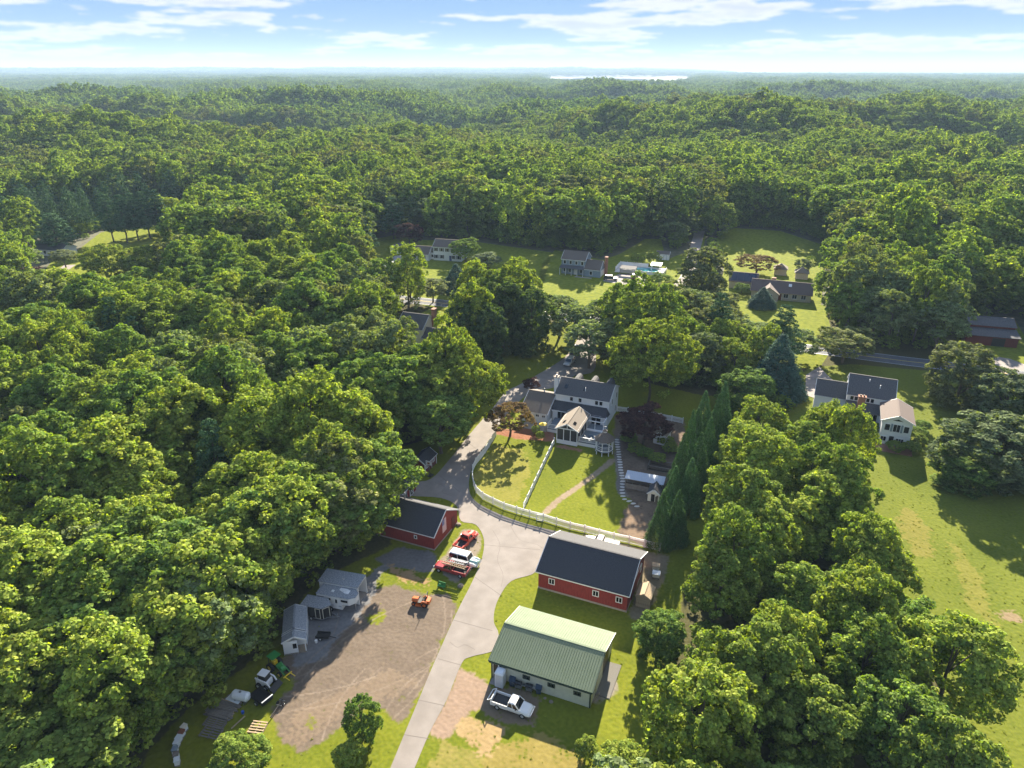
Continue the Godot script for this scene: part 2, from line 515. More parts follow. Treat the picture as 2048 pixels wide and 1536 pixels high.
	paint(rgb, grain, mid, pv([-2.29, -61.83, 2.08, -60.59, 3.18, -58.82, 2.83, -56.79, -0.77, -56.14, -3.31, -57.8]), Color(0.14, 0.105, 0.07), Color(0.2, 0.155, 0.11), 1.2)
	paint(rgb, grain, mid, pv([-5.72, -56.99, -3.56, -57.06, -0.6, -56.07, -0.43, -55.05, -1.75, -53.25, -2.89, -52.41, -4.44, -52.88, -5.57, -54.73]), Color(0.2, 0.145, 0.06), Color(0.36, 0.26, 0.14), 1.3)
	paint(rgb, grain, coarse, pv([9.32, -63.56, 12.31, -63.56, 12.26, -60.59, 9.13, -58.82]), Color(0.17, 0.15, 0.12), Color(0.26, 0.23, 0.19), 0.5)
	# beds and soil round the house and the coop
	paint(rgb, grain, mid, pv([-2.9, -126.24, 8.42, -126.45, 8.21, -120.83, 0.78, -122.04, -3.36, -124.11]), Color(0.17, 0.075, 0.045), Color(0.32, 0.16, 0.1), 0.35)
	paint(rgb, grain, mid, pv([8.16, -120.03, 12.93, -118.46, 13.24, -116.73, 8.21, -119.04]), Color(0.2, 0.1, 0.06), Color(0.32, 0.18, 0.12), 0.6)
	paint(rgb, grain, mid, pv([21.65, -132.52, 29.15, -134.88, 35.5, -130.22, 32.9, -117.68, 25.58, -100.67, 22.36, -92.22, 20.79, -87.79, 16.35, -91.18, 18.47, -97.72, 20.15, -100.67, 18.38, -102.96, 19.67, -117.68, 20.35, -125.81]), Color(0.075, 0.055, 0.04), Color(0.2, 0.15, 0.11), 0.6)
	paint(rgb, grain, mid, pv([4.78, -96.73, 7.19, -100.67, 13.3, -107.64, 18.75, -115.04, 19.3, -113.57, 14.32, -107.31, 8.16, -100.07, 5.74, -96.3]), Color(0.2, 0.15, 0.1), Color(0.3, 0.24, 0.17), 0.15)
	paint(rgb, grain, mid, pv([19.94, -122.66, 20.92, -122.66, 19.4, -102.96, 19.56, -100.67, 18.04, -102.96, 18.92, -112.13]), Color(0.1, 0.09, 0.08), Color(0.22, 0.2, 0.18), 0.3)
	paint(rgb, grain, mid, pv([16.85, -91.96, 19.5, -99.18, 23.91, -100.67, 24.16, -98.45, 20.63, -89.02]), Color(0.13, 0.094, 0.066), Color(0.23, 0.165, 0.115), 1.4)
	paint(rgb, grain, mid, pv([11.32, -91.18, 23.39, -85.75, 22.15, -81.43, 17.4, -72.4, 15.57, -72.4, 18.79, -84.81, 10.35, -89.02]), Color(0.13, 0.11, 0.07), Color(0.24, 0.2, 0.13), 0.8)
	# tyre sweeps across the yard: paler lines of loosened grit on arcs
	var arcs := [[Vector2(-28.19, -84.81), 3.0], [Vector2(-1.29, -54.23), 2.6], [Vector2(-30.09, -71.49), 3.3]]
	for a in arcs:
		var c: Vector2 = a[0]
		for k in 26:
			var rr := 6.0 + k * 1.15 + rng.randf() * 0.6
			var from := rng.randf() * TAU
			var arc := 0.5 + rng.randf() * 0.9
			var amp := 0.55 + rng.randf() * 0.8
			for s in int(arc * rr / 0.12):
				var e := from + s * 0.12 / rr
				var p := c + Vector2(cos(e), sin(e)) * rr
				if not Geometry2D.is_point_in_polygon(p, yard): continue
				var mx := int((p.x - MAP_X) / MAP_S * MAP_N)
				var my := int((p.y - MAP_Z) / MAP_S * MAP_N)
				var at := my * MAP_N + mx
				var w := amp * (mid[at] / 255.0)
				for t in 3:
					rgb[at * 3 + t] = lerpf(rgb[at * 3 + t], [0.24, 0.195, 0.155][t], clampf(w * 0.7, 0, 0.75))
	var bytes := PackedByteArray()
	bytes.resize(MAP_N * MAP_N * 3)
	var lut := PackedByteArray()
	for i in 1025:
		lut.append(int(clampf(Color(i / 1024.0, 0, 0).linear_to_srgb().r, 0, 1) * 255.0))
	for i in MAP_N * MAP_N * 3:
		bytes[i] = lut[int(clampf(rgb[i], 0, 1) * 1024.0)]
	var tex := ImageTexture.create_from_image(Image.create_from_data(MAP_N, MAP_N, false, Image.FORMAT_RGB8, bytes))
	var m := StandardMaterial3D.new()
	m.albedo_texture = tex
	m.roughness = 1.0
	m.metallic_specular = 0.15
	m.heightmap_enabled = true
	m.heightmap_texture = ImageTexture.create_from_image(Image.create_from_data(MAP_N, MAP_N, false, Image.FORMAT_L8, grain))
	m.heightmap_scale = 5.0
	var pm := PlaneMesh.new()
	pm.size = Vector2(MAP_S, MAP_S)
	structure("home_ground", pm, m, Vector3(MAP_X + MAP_S / 2, 0.02, MAP_Z + MAP_S / 2), "mown lawns, gravel yard and bare earth of the homestead", "ground")
	# lawns of the neighbours
	var turf := StandardMaterial3D.new()
	turf.albedo_texture = noise_tex(0.035, lin(0.09, 0.122, 0.01), lin(0.21, 0.222, 0.026), 512, 23, 6)
	turf.roughness = 1.0
	turf.metallic_specular = 0.15
	turf.uv1_triplanar = true
	turf.uv1_world_triplanar = true
	turf.uv1_scale = Vector3(0.03, 0.03, 0.03)
	for c in clearings:
		structure("lawn", sheet(c, 0.045), turf, Vector3.ZERO, "sunlit lawn of a neighbouring house", "lawn")
	for c in [keep_clear[0], keep_clear[1]]:
		structure("verge", sheet(c, 0.038), turf, Vector3.ZERO, "grass verge along the country road", "verge")
	# drive and roads
	var dw := structure("driveway", sheet(smooth_line(drive_poly, true, 4), 0.05), road_material(Color(0.175, 0.155, 0.14), Color(0.238, 0.213, 0.195), 0.05), Vector3.ZERO, "pale concrete drive winding from the yard to the house", "driveway")

	# sawn joints and a few cracks
	for j in [pv([-9.04, -65.69, -6.11, -64.65]), pv([-7.79, -72.4, -2.5, -70.41]), pv([-5.25, -80.89, -1.64, -77.23]), pv([-4.39, -88.4, 4.2, -87.18]), pv([-8.18, -99.18, -6.67, -101.88]), pv([-12.75, -108.31, -8.85, -102.96]), pv([-8.58, -120.63, -5.82, -116.73]), pv([-10.8, -59.52, -7.59, -58.68]), pv([-11.7, -54.86, -8.93, -54.36])]:
		put(dw, "joint", strip(j, 0.07, 0.055), M.joint)
	for j in [pv([-3.05, -92.22, -1.82, -88.4, -2.13, -84.81, -1.28, -81.43, -1.53, -78.77]), pv([-0.32, -93.55, 1.22, -89.65, 3.86, -88.4, 5.64, -85.98]), pv([-7.8, -68.42, -6.79, -67.57, -5.88, -67.99, -4.59, -67.16]), pv([-13.42, -106.16, -11.54, -104.54, -11.83, -102.96, -10.04, -101.88])]:
		put(dw, "crack", strip(smooth_line(j, false), 0.045, 0.055), M.joint)

func road_material(c0: Color, c1: Color, k: float) -> StandardMaterial3D:
	var m := StandardMaterial3D.new()
	m.albedo_texture = noise_tex(0.012, lin(c0.r, c0.g, c0.b), lin(c1.r, c1.g, c1.b), 512, 41, 6)
	m.roughness = 0.95
	m.uv1_triplanar = true
	m.uv1_world_triplanar = true
	m.uv1_scale = Vector3(k, k, k)
	return m

func make_roads() -> void:
	var asphalt := road_material(Color(0.075, 0.082, 0.10), Color(0.115, 0.122, 0.14), 0.08)
	var line := smooth_line(pv([-62, -222, -23, -210, 30, -190, 90, -165, 104, -159.6, 150, -142, 220, -120]), false, 4)
	var o := structure("road", strip(line, 6.4, 0.056), asphalt, Vector3.ZERO, "grey two-lane country road between the woods", "road")
	put(o, "edge_line", strip(line, 0.13, 0.061, 2.9), M.white)
	put(o, "edge_line", strip(line, 0.13, 0.061, -2.9), M.white)
	put(o, "centre_line", strip(line, 0.12, 0.061, 0.1), M.yellow)
	put(o, "centre_line", strip(line, 0.12, 0.061, -0.1), M.yellow)
	var pale := road_material(Color(0.2, 0.175, 0.165), Color(0.27, 0.24, 0.23), 0.06)
	var lane := smooth_line(pv([83.31, -315.24, 75.09, -287.98, 67.72, -263.19, 59.99, -238.76, 52.45, -220.84, 47.91, -202.75, 42.59, -187.1]), false)
	structure("lane", strip(lane, 4.2, 0.053), pale, Vector3.ZERO, "pale lane climbing past the pool to the field", "lane")
	structure("parking_drive", sheet(pv([30.69, -234.35, 33.76, -231.9, 45.41, -226.54, 47.6, -229.49, 44.99, -238.76, 43.13, -243.31, 37.87, -243.31]), 0.050), pale, Vector3.ZERO, "pale parking apron beside the blue house", "driveway")
	structure("gravel_drive", sheet(pv([-47.73, -257.22, -44.95, -269.42, -37.67, -272.63, -35.74, -264.72, -41.92, -261.68, -44.52, -248.71, -47.16, -243.31]), 0.050), road_material(Color(0.2, 0.2, 0.22), Color(0.28, 0.28, 0.3), 0.06), Vector3.ZERO, "grey gravel drive beside the white colonial house", "driveway")
	structure("neighbour_drive", sheet(pv([69.17, -153.61, 74.53, -158.82, 74.12, -154.2, 74.2, -150.67, 67.01, -139.83, 64.72, -142.42]), 0.053), pale, Vector3.ZERO, "pale drive beside the white house with the brick chimney", "driveway")
	structure("farm_track", sheet(pv([120.51, -165.68, 123.62, -163.67, 126.44, -155.11, 122.59, -147.83, 120.51, -155.11, 117.47, -159.77]), 0.053), pale, Vector3.ZERO, "pale track below the dark red barn", "track")
	structure("side_lane", strip(smooth_line(pv([-173.1, -223.66, -164.68, -228.3, -160.63, -238.12, -160.74, -248.71, -162.07, -255.77]), false), 4.0, 0.053), pale, Vector3.ZERO, "pale lane past the purple shrub", "lane")


# ---------------------------------------------------------------- trees
var leaf_m: StandardMaterial3D
var needle_m: StandardMaterial3D
var kinds := {}            # kind -> array of {crown, trunk}
var small_kinds := {}      # coarser crowns of the same kinds for the woods farther off

func leaf_material(through: Color) -> StandardMaterial3D:
	var m := StandardMaterial3D.new()
	m.vertex_color_use_as_albedo = true
	m.albedo_color = Color.WHITE
	m.roughness = 0.85
	m.metallic_specular = 0.12
	m.backlight_enabled = true
	m.backlight = through
	m.cull_mode = BaseMaterial3D.CULL_DISABLED
	return m

func ball(r: RandomNumberGenerator) -> Vector3:
	var z := r.randf() * 2.0 - 1.0
	var a := r.randf() * TAU
	var s := sqrt(1.0 - z * z)
	return Vector3(s * cos(a), z, s * sin(a))

# Clumps of foliage: each is [centre, radius, squash]. Leaves are small bent quads on their outer shells.
func foliage(r: RandomNumberGenerator, clumps: Array, centre: Vector3, per: float, size: float, thin: float, col: Color, tip: Color, vary: float, up_bias := 0.35) -> ArrayMesh:
	var v := PackedVector3Array()
	var c := PackedColorArray()
	var idx := PackedInt32Array()
	var nn := PackedVector3Array()
	for cl in clumps:
		var o: Vector3 = cl[0]
		var rc: float = cl[1]
		var sq: float = cl[2]
		var out := (o - centre).normalized()
		var tone := 1.0 + (r.randf() - 0.5) * vary
		var warm := r.randf()
		var count := int(per * rc * rc + 3.0)
		for i in count:
			var d := (ball(r) + out * 0.45 + Vector3.UP * up_bias).normalized()
			var k := rc * (0.62 + 0.5 * r.randf())
			var p := o + Vector3(d.x * k, d.y * k * sq, d.z * k)
			var nrm := (d + ball(r) * 0.75 + Vector3.UP * 0.25).normalized()
			var t := nrm.cross(ball(r)).normalized()
			var b := nrm.cross(t)
			var s := size * (0.6 + 0.8 * r.randf())
			var w := s * thin
			var n0 := v.size()
			v.append(p - t * s * 0.5)
			v.append(p + b * w * 0.5 + nrm * s * 0.08)
			v.append(p + t * s * 0.5)
			v.append(p - b * w * 0.5 + nrm * s * 0.08)
			for q in 4: nn.append(nrm)
			var mixed := col.lerp(tip, clampf(warm * 0.5 + r.randf() * 0.6 - 0.15, 0, 1)) * (tone * (0.55 + 0.9 * r.randf()))
			for q in 4: c.append(mixed)
			idx.append(n0); idx.append(n0 + 1); idx.append(n0 + 2)
			idx.append(n0); idx.append(n0 + 2); idx.append(n0 + 3)
	var a := []
	a.resize(Mesh.ARRAY_MAX)
	a[Mesh.ARRAY_VERTEX] = v
	a[Mesh.ARRAY_NORMAL] = nn
	a[Mesh.ARRAY_COLOR] = c
	a[Mesh.ARRAY_INDEX] = idx
	var m := ArrayMesh.new()
	m.add_surface_from_arrays(Mesh.PRIMITIVE_TRIANGLES, a)
	return m

func round_clumps(r: RandomNumberGenerator, R: float, hc: float, y0: float, lobes: int, subs: int, lo: float, hi: float, sq: float, ragged: float) -> Array:
	# boughs spread over an egg-shaped crown, each breaking up into sprays of leaves
	var out := []
	var bulge := []
	for i in 5: bulge.append([ball(r), 0.7 + 0.6 * r.randf()])
	for i in lobes:
		var f := (i + 0.5) / lobes
		var y := 1.0 - 1.72 * f
		var s := sqrt(maxf(0.0, 1.0 - y * y))
		var a := i * 2.399963 + r.randf() * 0.9
		var d := Vector3(s * cos(a), y, s * sin(a))
		var k := 0.66 + (r.randf() - 0.5) * ragged
		for l in bulge:
			var near: float = maxf(0.0, d.dot(l[0]))
			k += (l[1] - 1.0) * near * near * 0.5
		var c := Vector3(d.x * R * k, y0 + hc + d.y * hc * k, d.z * R * k)
		var rl := R * r.randf_range(0.26, 0.44) * (5.0 / R if R > 7.0 else 1.0) * (1.25 if R > 7.0 else 1.0)
		for j in subs:
			var e := (ball(r) + d * 0.7 + Vector3.UP * 0.45).normalized()
			var q := c + Vector3(e.x, e.y * 1.12, e.z) * rl * r.randf_range(0.75, 1.18)
			out.append([q, 5.0 * r.randf_range(lo, hi), sq * r.randf_range(0.7, 1.3)])
	return out

func trunk_mesh(r: RandomNumberGenerator, h: float, rad: float, clumps: Array, limbs: int) -> ArrayMesh:
	var mb := MB.new()
	var p := Vector3.ZERO
	var steps := 5
	var line := [p]
	for i in steps:
		var q := Vector3((r.randf() - 0.5) * 0.5, h * (i + 1) / steps, (r.randf() - 0.5) * 0.5)
		mb.tube(p, q, rad * (1.0 - 0.17 * i), rad * (1.0 - 0.17 * (i + 1)), 7, false)
		p = q
		line.append(q)
	for i in limbs:
		var cl: Array = clumps[r.randi() % clumps.size()]
		var tip: Vector3 = cl[0]
		var root: Vector3 = line[clampi(int(tip.y / h * steps * 0.62), 1, steps)]
		var bend := root.lerp(tip, 0.5) + Vector3(0, 0.4, 0)
		mb.tube(root, bend, rad * 0.36, rad * 0.22, 5, false)
		mb.tube(bend, tip, rad * 0.22, rad * 0.06, 5, false)
	return mb.mesh()

func add_kind(kind: String, shape: String, count: int, col: Color, tip: Color, detail: float, into: Dictionary, seed0: int, limbs := true) -> void:
	var list := []
	for i in count:
		var r := RandomNumberGenerator.new()
		r.seed = seed0 + i * 17
		var cl := []
		var H := 18.0
		var R := 5.0
		var thin := 0.85
		var size := 0.37
		var per := 112.0
		var mid := Vector3(0, 10, 0)
		var sq := 0.85
		match shape:
			"oval":
				cl = round_clumps(r, R, 7.6, 2.6, 26, int(13 * clampf(detail * 1.5, 0.35, 1)), 0.085, 0.165, 0.95, 0.34)
				for q in 36:
					var a := r.randf() * TAU
					var o := R * r.randf_range(0.35, 0.72)
					cl.append([Vector3(cos(a) * o, r.randf_range(1.2, 6.0), sin(a) * o), r.randf_range(0.45, 0.75), 0.9])
				for q in 9:
					cl.append([Vector3(r.randf_range(-1.6, 1.6), r.randf_range(15.0, 17.6), r.randf_range(-1.6, 1.6)), r.randf_range(0.45, 0.75), 1.5])
			"round":
				cl = round_clumps(r, R, 6.4, 4.4, 24, int(13 * clampf(detail * 1.5, 0.35, 1)), 0.085, 0.165, 0.85, 0.28)
				mid = Vector3(0, 9, 0)
			"great":
				R = 9.0
				cl = round_clumps(r, R, 7.4, 3.2, 64, 12, 0.085, 0.16, 0.85, 0.3)
			"low":
				cl = round_clumps(r, R, 8.4, 1.0, 30, int(13 * clampf(detail * 1.5, 0.35, 1)), 0.085, 0.165, 0.95, 0.3)
				for q in 90:
					var a := r.randf() * TAU
					var o := R * r.randf_range(0.5, 0.86)
					cl.append([Vector3(cos(a) * o, r.randf_range(0.6, 6.5), sin(a) * o), r.randf_range(0.5, 0.85), 0.9])
				mid = Vector3(0, 8, 0)
			"loose":
				cl = round_clumps(r, R, 7.0, 3.4, 24, int(12 * clampf(detail * 1.5, 0.35, 1)), 0.075, 0.15, 0.75, 0.5)
				per = 112.0
			"pine":
				thin = 0.32
				size = 0.62
				per = 78.0
				var levels := 11
				for l in levels:
					var f := float(l) / (levels - 1)
					var len := R * (1.0 - 0.8 * f) * (0.85 + 0.3 * r.randf())
					var nb := 6
					for b in nb:
						var a := TAU * b / nb + l * 0.9 + r.randf() * 0.6
						for s in [0.45, 0.95]:
							if f > 0.8 and s < 0.5: continue
							cl.append([Vector3(cos(a) * len * s, 5.0 + f * 12.0 + r.randf() * 0.6 + s * 0.5, sin(a) * len * s), r.randf_range(0.7, 1.25) * (1.15 - 0.5 * f), 0.5])
				cl.append([Vector3(0, 17.4, 0), 0.7, 1.6])
			"cone":
				thin = 0.4
				size = 0.45
				per = 95.0
				sq = 1.5
				for l in 20:
					var f := l / 19.0
					var rad := R * 0.86 * pow(1.0 - f, 0.85) + 0.15
					var nb := int(5 + 9 * (1.0 - f))
					for b in nb:
						var a := TAU * b / nb + l * 1.3 + r.randf() * 0.4
						var rr := rad * r.randf_range(0.78, 1.12)
						cl.append([Vector3(cos(a) * rr, 0.6 + f * 16.6 + r.randf() * 0.7, sin(a) * rr), (0.65 + 0.75 * (1.0 - f)) * r.randf_range(0.8, 1.15), 1.25])
				mid = Vector3(0, 4, 0)
		# every individual leans to a hue of its own
		var warm := r.randf_range(-0.2, 0.06)
		var own := Color(1.0 + warm, 1.0 + warm * 0.3, 1.0 - warm * 0.4) * r.randf_range(0.95, 1.25)
		if detail < 1.0:
			size = 0.37 / sqrt(detail)
			per *= detail
			if shape == "pine": size *= 1.3
		var t: ArrayMesh = trunk_mesh(r, H * 0.82, 0.3, cl, 8 if shape != "cone" and limbs else 0)
		list.append({"crown": foliage(r, cl, mid, per, size, thin, col * own, tip * own, 0.35), "trunk": t, "R": R})
	into[kind] = list

func make_kinds() -> void:
	leaf_m = leaf_material(Color(0.94, 0.96, 0.42))
	needle_m = leaf_material(Color(0.42, 0.46, 0.28))
	add_kind("great", "great", 1, Color(0.127, 0.196, 0.041), Color(0.301, 0.345, 0.066), 1.0, kinds, 900)
	add_kind("poplar", "oval", 4, Color(0.149, 0.223, 0.042), Color(0.363, 0.385, 0.071), 1.0, kinds, 100)
	add_kind("maple", "round", 3, Color(0.125, 0.199, 0.046), Color(0.277, 0.333, 0.076), 1.0, kinds, 200)
	add_kind("oak", "loose", 3, Color(0.134, 0.174, 0.066), Color(0.280, 0.293, 0.123), 1.0, kinds, 300)
	add_kind("pine", "pine", 2, Color(0.057, 0.105, 0.046), Color(0.101, 0.155, 0.061), 1.0, kinds, 400)
	add_kind("cypress", "cone", 2, Color(0.061, 0.121, 0.038), Color(0.108, 0.169, 0.049), 1.0, kinds, 500)
	add_kind("plum", "round", 1, Color(0.061, 0.030, 0.038), Color(0.135, 0.068, 0.061), 0.8, kinds, 600)
	add_kind("copper", "loose", 1, Color(0.135, 0.068, 0.041), Color(0.297, 0.203, 0.068), 0.55, kinds, 650)
	add_kind("silver", "round", 2, Color(0.133, 0.174, 0.091), Color(0.289, 0.316, 0.194), 1.0, kinds, 700)
	add_kind("dusty", "low", 2, Color(0.10, 0.125, 0.05), Color(0.24, 0.25, 0.11), 1.0, kinds, 750)
	add_kind("thicket", "low", 2, Color(0.085, 0.145, 0.033), Color(0.2, 0.25, 0.053), 1.0, kinds, 780)
	add_kind("feathery", "low", 2, Color(0.055, 0.098, 0.042), Color(0.125, 0.17, 0.06), 1.0, kinds, 830)
	add_kind("spruce", "cone", 1, Color(0.047, 0.095, 0.068), Color(0.081, 0.135, 0.101), 1.0, kinds, 800)
	add_kind("poplar", "oval", 4, Color(0.149, 0.223, 0.042), Color(0.337, 0.363, 0.071), 0.42, small_kinds, 1100)
	add_kind("maple", "round", 3, Color(0.125, 0.199, 0.046), Color(0.266, 0.322, 0.076), 0.42, small_kinds, 1200)
	add_kind("oak", "loose", 3, Color(0.134, 0.174, 0.066), Color(0.270, 0.282, 0.123), 0.42, small_kinds, 1300)
	add_kind("pine", "pine", 1, Color(0.057, 0.105, 0.046), Color(0.101, 0.155, 0.061), 0.3, small_kinds, 1400)
	add_kind("far_a", "oval", 2, Color(0.129, 0.208, 0.046), Color(0.277, 0.345, 0.083), 0.1, small_kinds, 1500, false)
	add_kind("far_b", "round", 2, Color(0.110, 0.183, 0.055), Color(0.234, 0.303, 0.096), 0.1, small_kinds, 1600, false)

const SAYS := {
	"poplar": ["woodland_tree", "tall yellow-green oval tree crowded into the woodland", "yellow-green woodland trees"],
	"maple": ["broad_tree", "rounded mid-green tree crowded into the woodland", "rounded green woodland trees"],
	"oak": ["oak_tree", "loose olive-green tree with open limbs in the woodland", "olive woodland trees"],
	"pine": ["pine_tree", "dark blue-green pine with tiers of needles in the woodland", "dark woodland pines"],
}

func tree(kind: String, variant: int, at: Vector3, h: float, rad: float, turn: float, called: String, label: String, group := "", category := "tree") -> Node3D:
	var list: Array = kinds[kind]
	var k: Dictionary = list[variant % list.size()]
	var t := thing(called, label, category, at, turn, group)
	t.scale = Vector3(rad / k.R, h / 18.0, rad / k.R)
	put(t, "trunk", k.trunk, M.bark)
	put(t, "crown", k.crown, needle_m if kind in ["pine", "cypress", "spruce"] else leaf_m)
	return t

func in_open(p: Vector2, zones: Array) -> bool:
	for z in zones:
		if z[1].has_point(p) and Geometry2D.is_point_in_polygon(p, z[0]): return true
	return false

func zone(poly: PackedVector2Array, grow: float) -> Array:
	var out := []
	for q in Geometry2D.offset_polygon(poly, grow):
		var b := Rect2(q[0], Vector2.ZERO)
		for p in q: b = b.expand(p)
		out.append([q, b])
	return out

func multi(called: String, mesh: Mesh, m: Material, at: Array[Transform3D], label: String, category: String) -> void:
	if at.is_empty(): return
	var mm := MultiMesh.new()
	mm.transform_format = MultiMesh.TRANSFORM_3D
	mm.mesh = mesh
	mm.instance_count = at.size()
	for i in at.size(): mm.set_instance_transform(i, at[i])
	var o := MultiMeshInstance3D.new()
	o.name = numbered(called)
	o.multimesh = mm
	o.material_override = m
	o.set_meta("kind", "stuff")
	o.set_meta("label", label)
	o.set_meta("category", category)
	add_child(o)

func species(n: FastNoiseLite, x: float, z: float) -> String:
	var a := n.get_noise_2d(x, z) + rng.randf_range(-0.45, 0.45)
	# the stand of pines behind the left-hand lawn
	var e := Vector2((x + 165.0) / 75.0, (z + 330.0) / 42.0).length()
	if e < 1.0 and rng.randf() < 0.85: return "pine"
	if a < -0.3: return "oak"
	if a < 0.05: return "maple"
	if a > 0.62 and not (x > 12.0 and z > -150.0): return "pine"
	return "poplar"

func make_woods() -> void:
	make_kinds()
	print("kinds ", Time.get_ticks_msec())
	var open_near := []
	for c in [yard_clear, field_clear]: open_near.append_array(zone(c, 0.8))
	for c in clearings: open_near.append_array(zone(c, 3.0))
	for c in keep_clear: open_near.append_array(zone(c, 0.1))
	var road_zone := pv([-190, -268, -60, -228, -23, -216, 30, -196, 104, -166, 220, -126, 220, -114, 104, -153, 30, -184, -23, -204, -60, -216, -190, -256])
	open_near.append([road_zone, Rect2(-190, -270, 410, 160)])
	var mix := FastNoiseLite.new()
	mix.seed = 44
	mix.frequency = 0.012
	var spots := []
	var mid_at := {}
	var z := -26.0
	while z > -860.0:
		var step := 7.9 if z > -235.0 else 10.2
		var reach := -z * 0.80 + 14.0
		var x := -reach
		while x < reach:
			var p := Vector2(x + rng.randf_range(-0.42, 0.42) * step, z + rng.randf_range(-0.42, 0.42) * step)
			x += step
			if in_open(p, open_near): continue
			var kind := species(mix, p.x, p.y)
			var h := rng.randf_range(14.5, 21.5)
			var rad := rng.randf_range(4.4, 6.3)
			if p.y < -235.0:
				# older, taller timber beyond the road
				h *= 1.2
				rad *= rng.randf_range(1.15, 1.5)
				if rng.randf() < 0.16:
					h *= 1.16
					rad *= 1.25
			elif p.x < 0.0:
				rad *= 1.1
				if p.x > -52.0 and p.y > -100.0: h *= 0.84
			if p.x > 36.0 and p.x < 84.0 and p.y < -128.0 and p.y > -190.0:
				h *= 0.62
				rad *= 0.85
			if p.x > 12.0 and p.y > -128.0:
				# the younger wood between the yard and the field
				h *= 0.74
				rad *= 0.84
			if kind == "pine":
				h = rng.randf_range(14.0, 20.0)
				rad = rng.randf_range(3.6, 4.8)
			var d := p.length()
			spots.append([d, p, kind, h, rad, rng.randf() * TAU, rng.randi() % 12])
		z -= step * 0.92
	spots.sort_custom(func(a, b): return a[0] < b[0])
	var made := {}
	for s in spots:
		var p: Vector2 = s[1]
		var kind: String = s[2]
		var n: int = made.get(kind, 0)
		# seen by the camera at all (crown within the frame), near enough to stand for itself
		if s[0] < 235.0 and n < 300 and absf(p.x) < -p.y * 0.735 + 9.0 + 12.0:
			made[kind] = n + 1
			tree(kind, s[6], Vector3(p.x, land(p.x, p.y), p.y), s[3], s[4], s[5], SAYS[kind][0], SAYS[kind][1], SAYS[kind][2])
		else:
			var list: Array = small_kinds[kind]
			var key := "%s %d" % [kind, s[6] % list.size()]
			if not mid_at.has(key):
				var fresh: Array[Transform3D] = []
				mid_at[key] = fresh
			var bas := Basis(Vector3.UP, s[5]).scaled(Vector3(s[4] / 5.0, s[3] / 18.0, s[4] / 5.0))
			mid_at[key].append(Transform3D(bas, Vector3(p.x, land(p.x, p.y), p.y)))
	print("individual trees ", made)
	for key in mid_at:
		var kk: PackedStringArray = key.split(" ")
		var list: Array = small_kinds[kk[0]]
		var k: Dictionary = list[int(kk[1])]
		multi("woodland_canopy", k.crown, needle_m if kk[0] == "pine" else leaf_m, mid_at[key], "unbroken %s canopy of the woods beyond the clearings" % {"poplar": "yellow-green", "maple": "mid-green", "oak": "olive", "pine": "dark pine"}[kk[0]], "woods")
	# the far woods
	var far_at := {}
	var rings := [[-860.0, -3400.0, 11.5, 1.3], [-3400.0, -7000.0, 26.0, 2.4], [-7000.0, -15000.0, 50.0, 4.4]]
	for ring in rings:
		z = ring[0]
		while z > ring[1]:
			var step: float = ring[2]
			var reach := -z * 0.76 + 20.0
			var x := -reach
			while x < reach:
				var px := x + rng.randf_range(-0.48, 0.48) * step
				var pz := z + rng.randf_range(-0.48, 0.48) * step
				x += step
				var y := land(px, pz)
				if y < -7.5 and pz < -3800.0: continue
				var a := mix.get_noise_2d(px * 0.35, pz * 0.35) + rng.randf_range(-0.5, 0.5)
				var key := ("far_a %d" if a > -0.05 else "far_b %d") % (rng.randi() % 2)
				if not far_at.has(key):
					var fresh: Array[Transform3D] = []
					far_at[key] = fresh
				var s: float = ring[3]
				var w := s * (rng.randf_range(0.85, 1.3) + (0.5 if rng.randf() < 0.12 else 0.0))
				var bas := Basis(Vector3.UP, rng.randf() * TAU).scaled(Vector3(w, rng.randf_range(0.75, 1.15) * 1.25, w))
				far_at[key].append(Transform3D(bas, Vector3(px, y, pz)))
			z -= step
	for key in far_at:
		var kk: PackedStringArray = key.split(" ")
		var list: Array = small_kinds[kk[0]]
		multi("far_woods", list[int(kk[1])].crown, leaf_m, far_at[key], "hazy wooded hills reaching to the horizon" if kk[0] == "far_a" else "darker hazy woods on the hills towards the horizon", "woods")
	# undergrowth along the edges of the woods
	var low: Array[Transform3D] = []
	z = -30.0
	while z > -440.0:
		var x := z * 0.78
		while x < -z * 0.78:
			var p := Vector2(x + rng.randf_range(-2.2, 2.2), z + rng.randf_range(-2.2, 2.2))
			x += 4.4
			if in_open(p, open_near): continue
			var s := rng.randf_range(0.16, 0.36) * (1.0 if z > -250.0 else 1.35)
			low.append(Transform3D(Basis(Vector3.UP, rng.randf() * TAU).scaled(Vector3(s * 1.35, s * 0.8, s * 1.35)), Vector3(p.x, -0.9, p.y)))
		z -= 4.4
	multi("undergrowth", small_kinds.maple[0].crown, leaf_m, low, "low leafy undergrowth on the floor of the woods", "undergrowth")
	make_tufts(open_near)
	make_lone_trees()

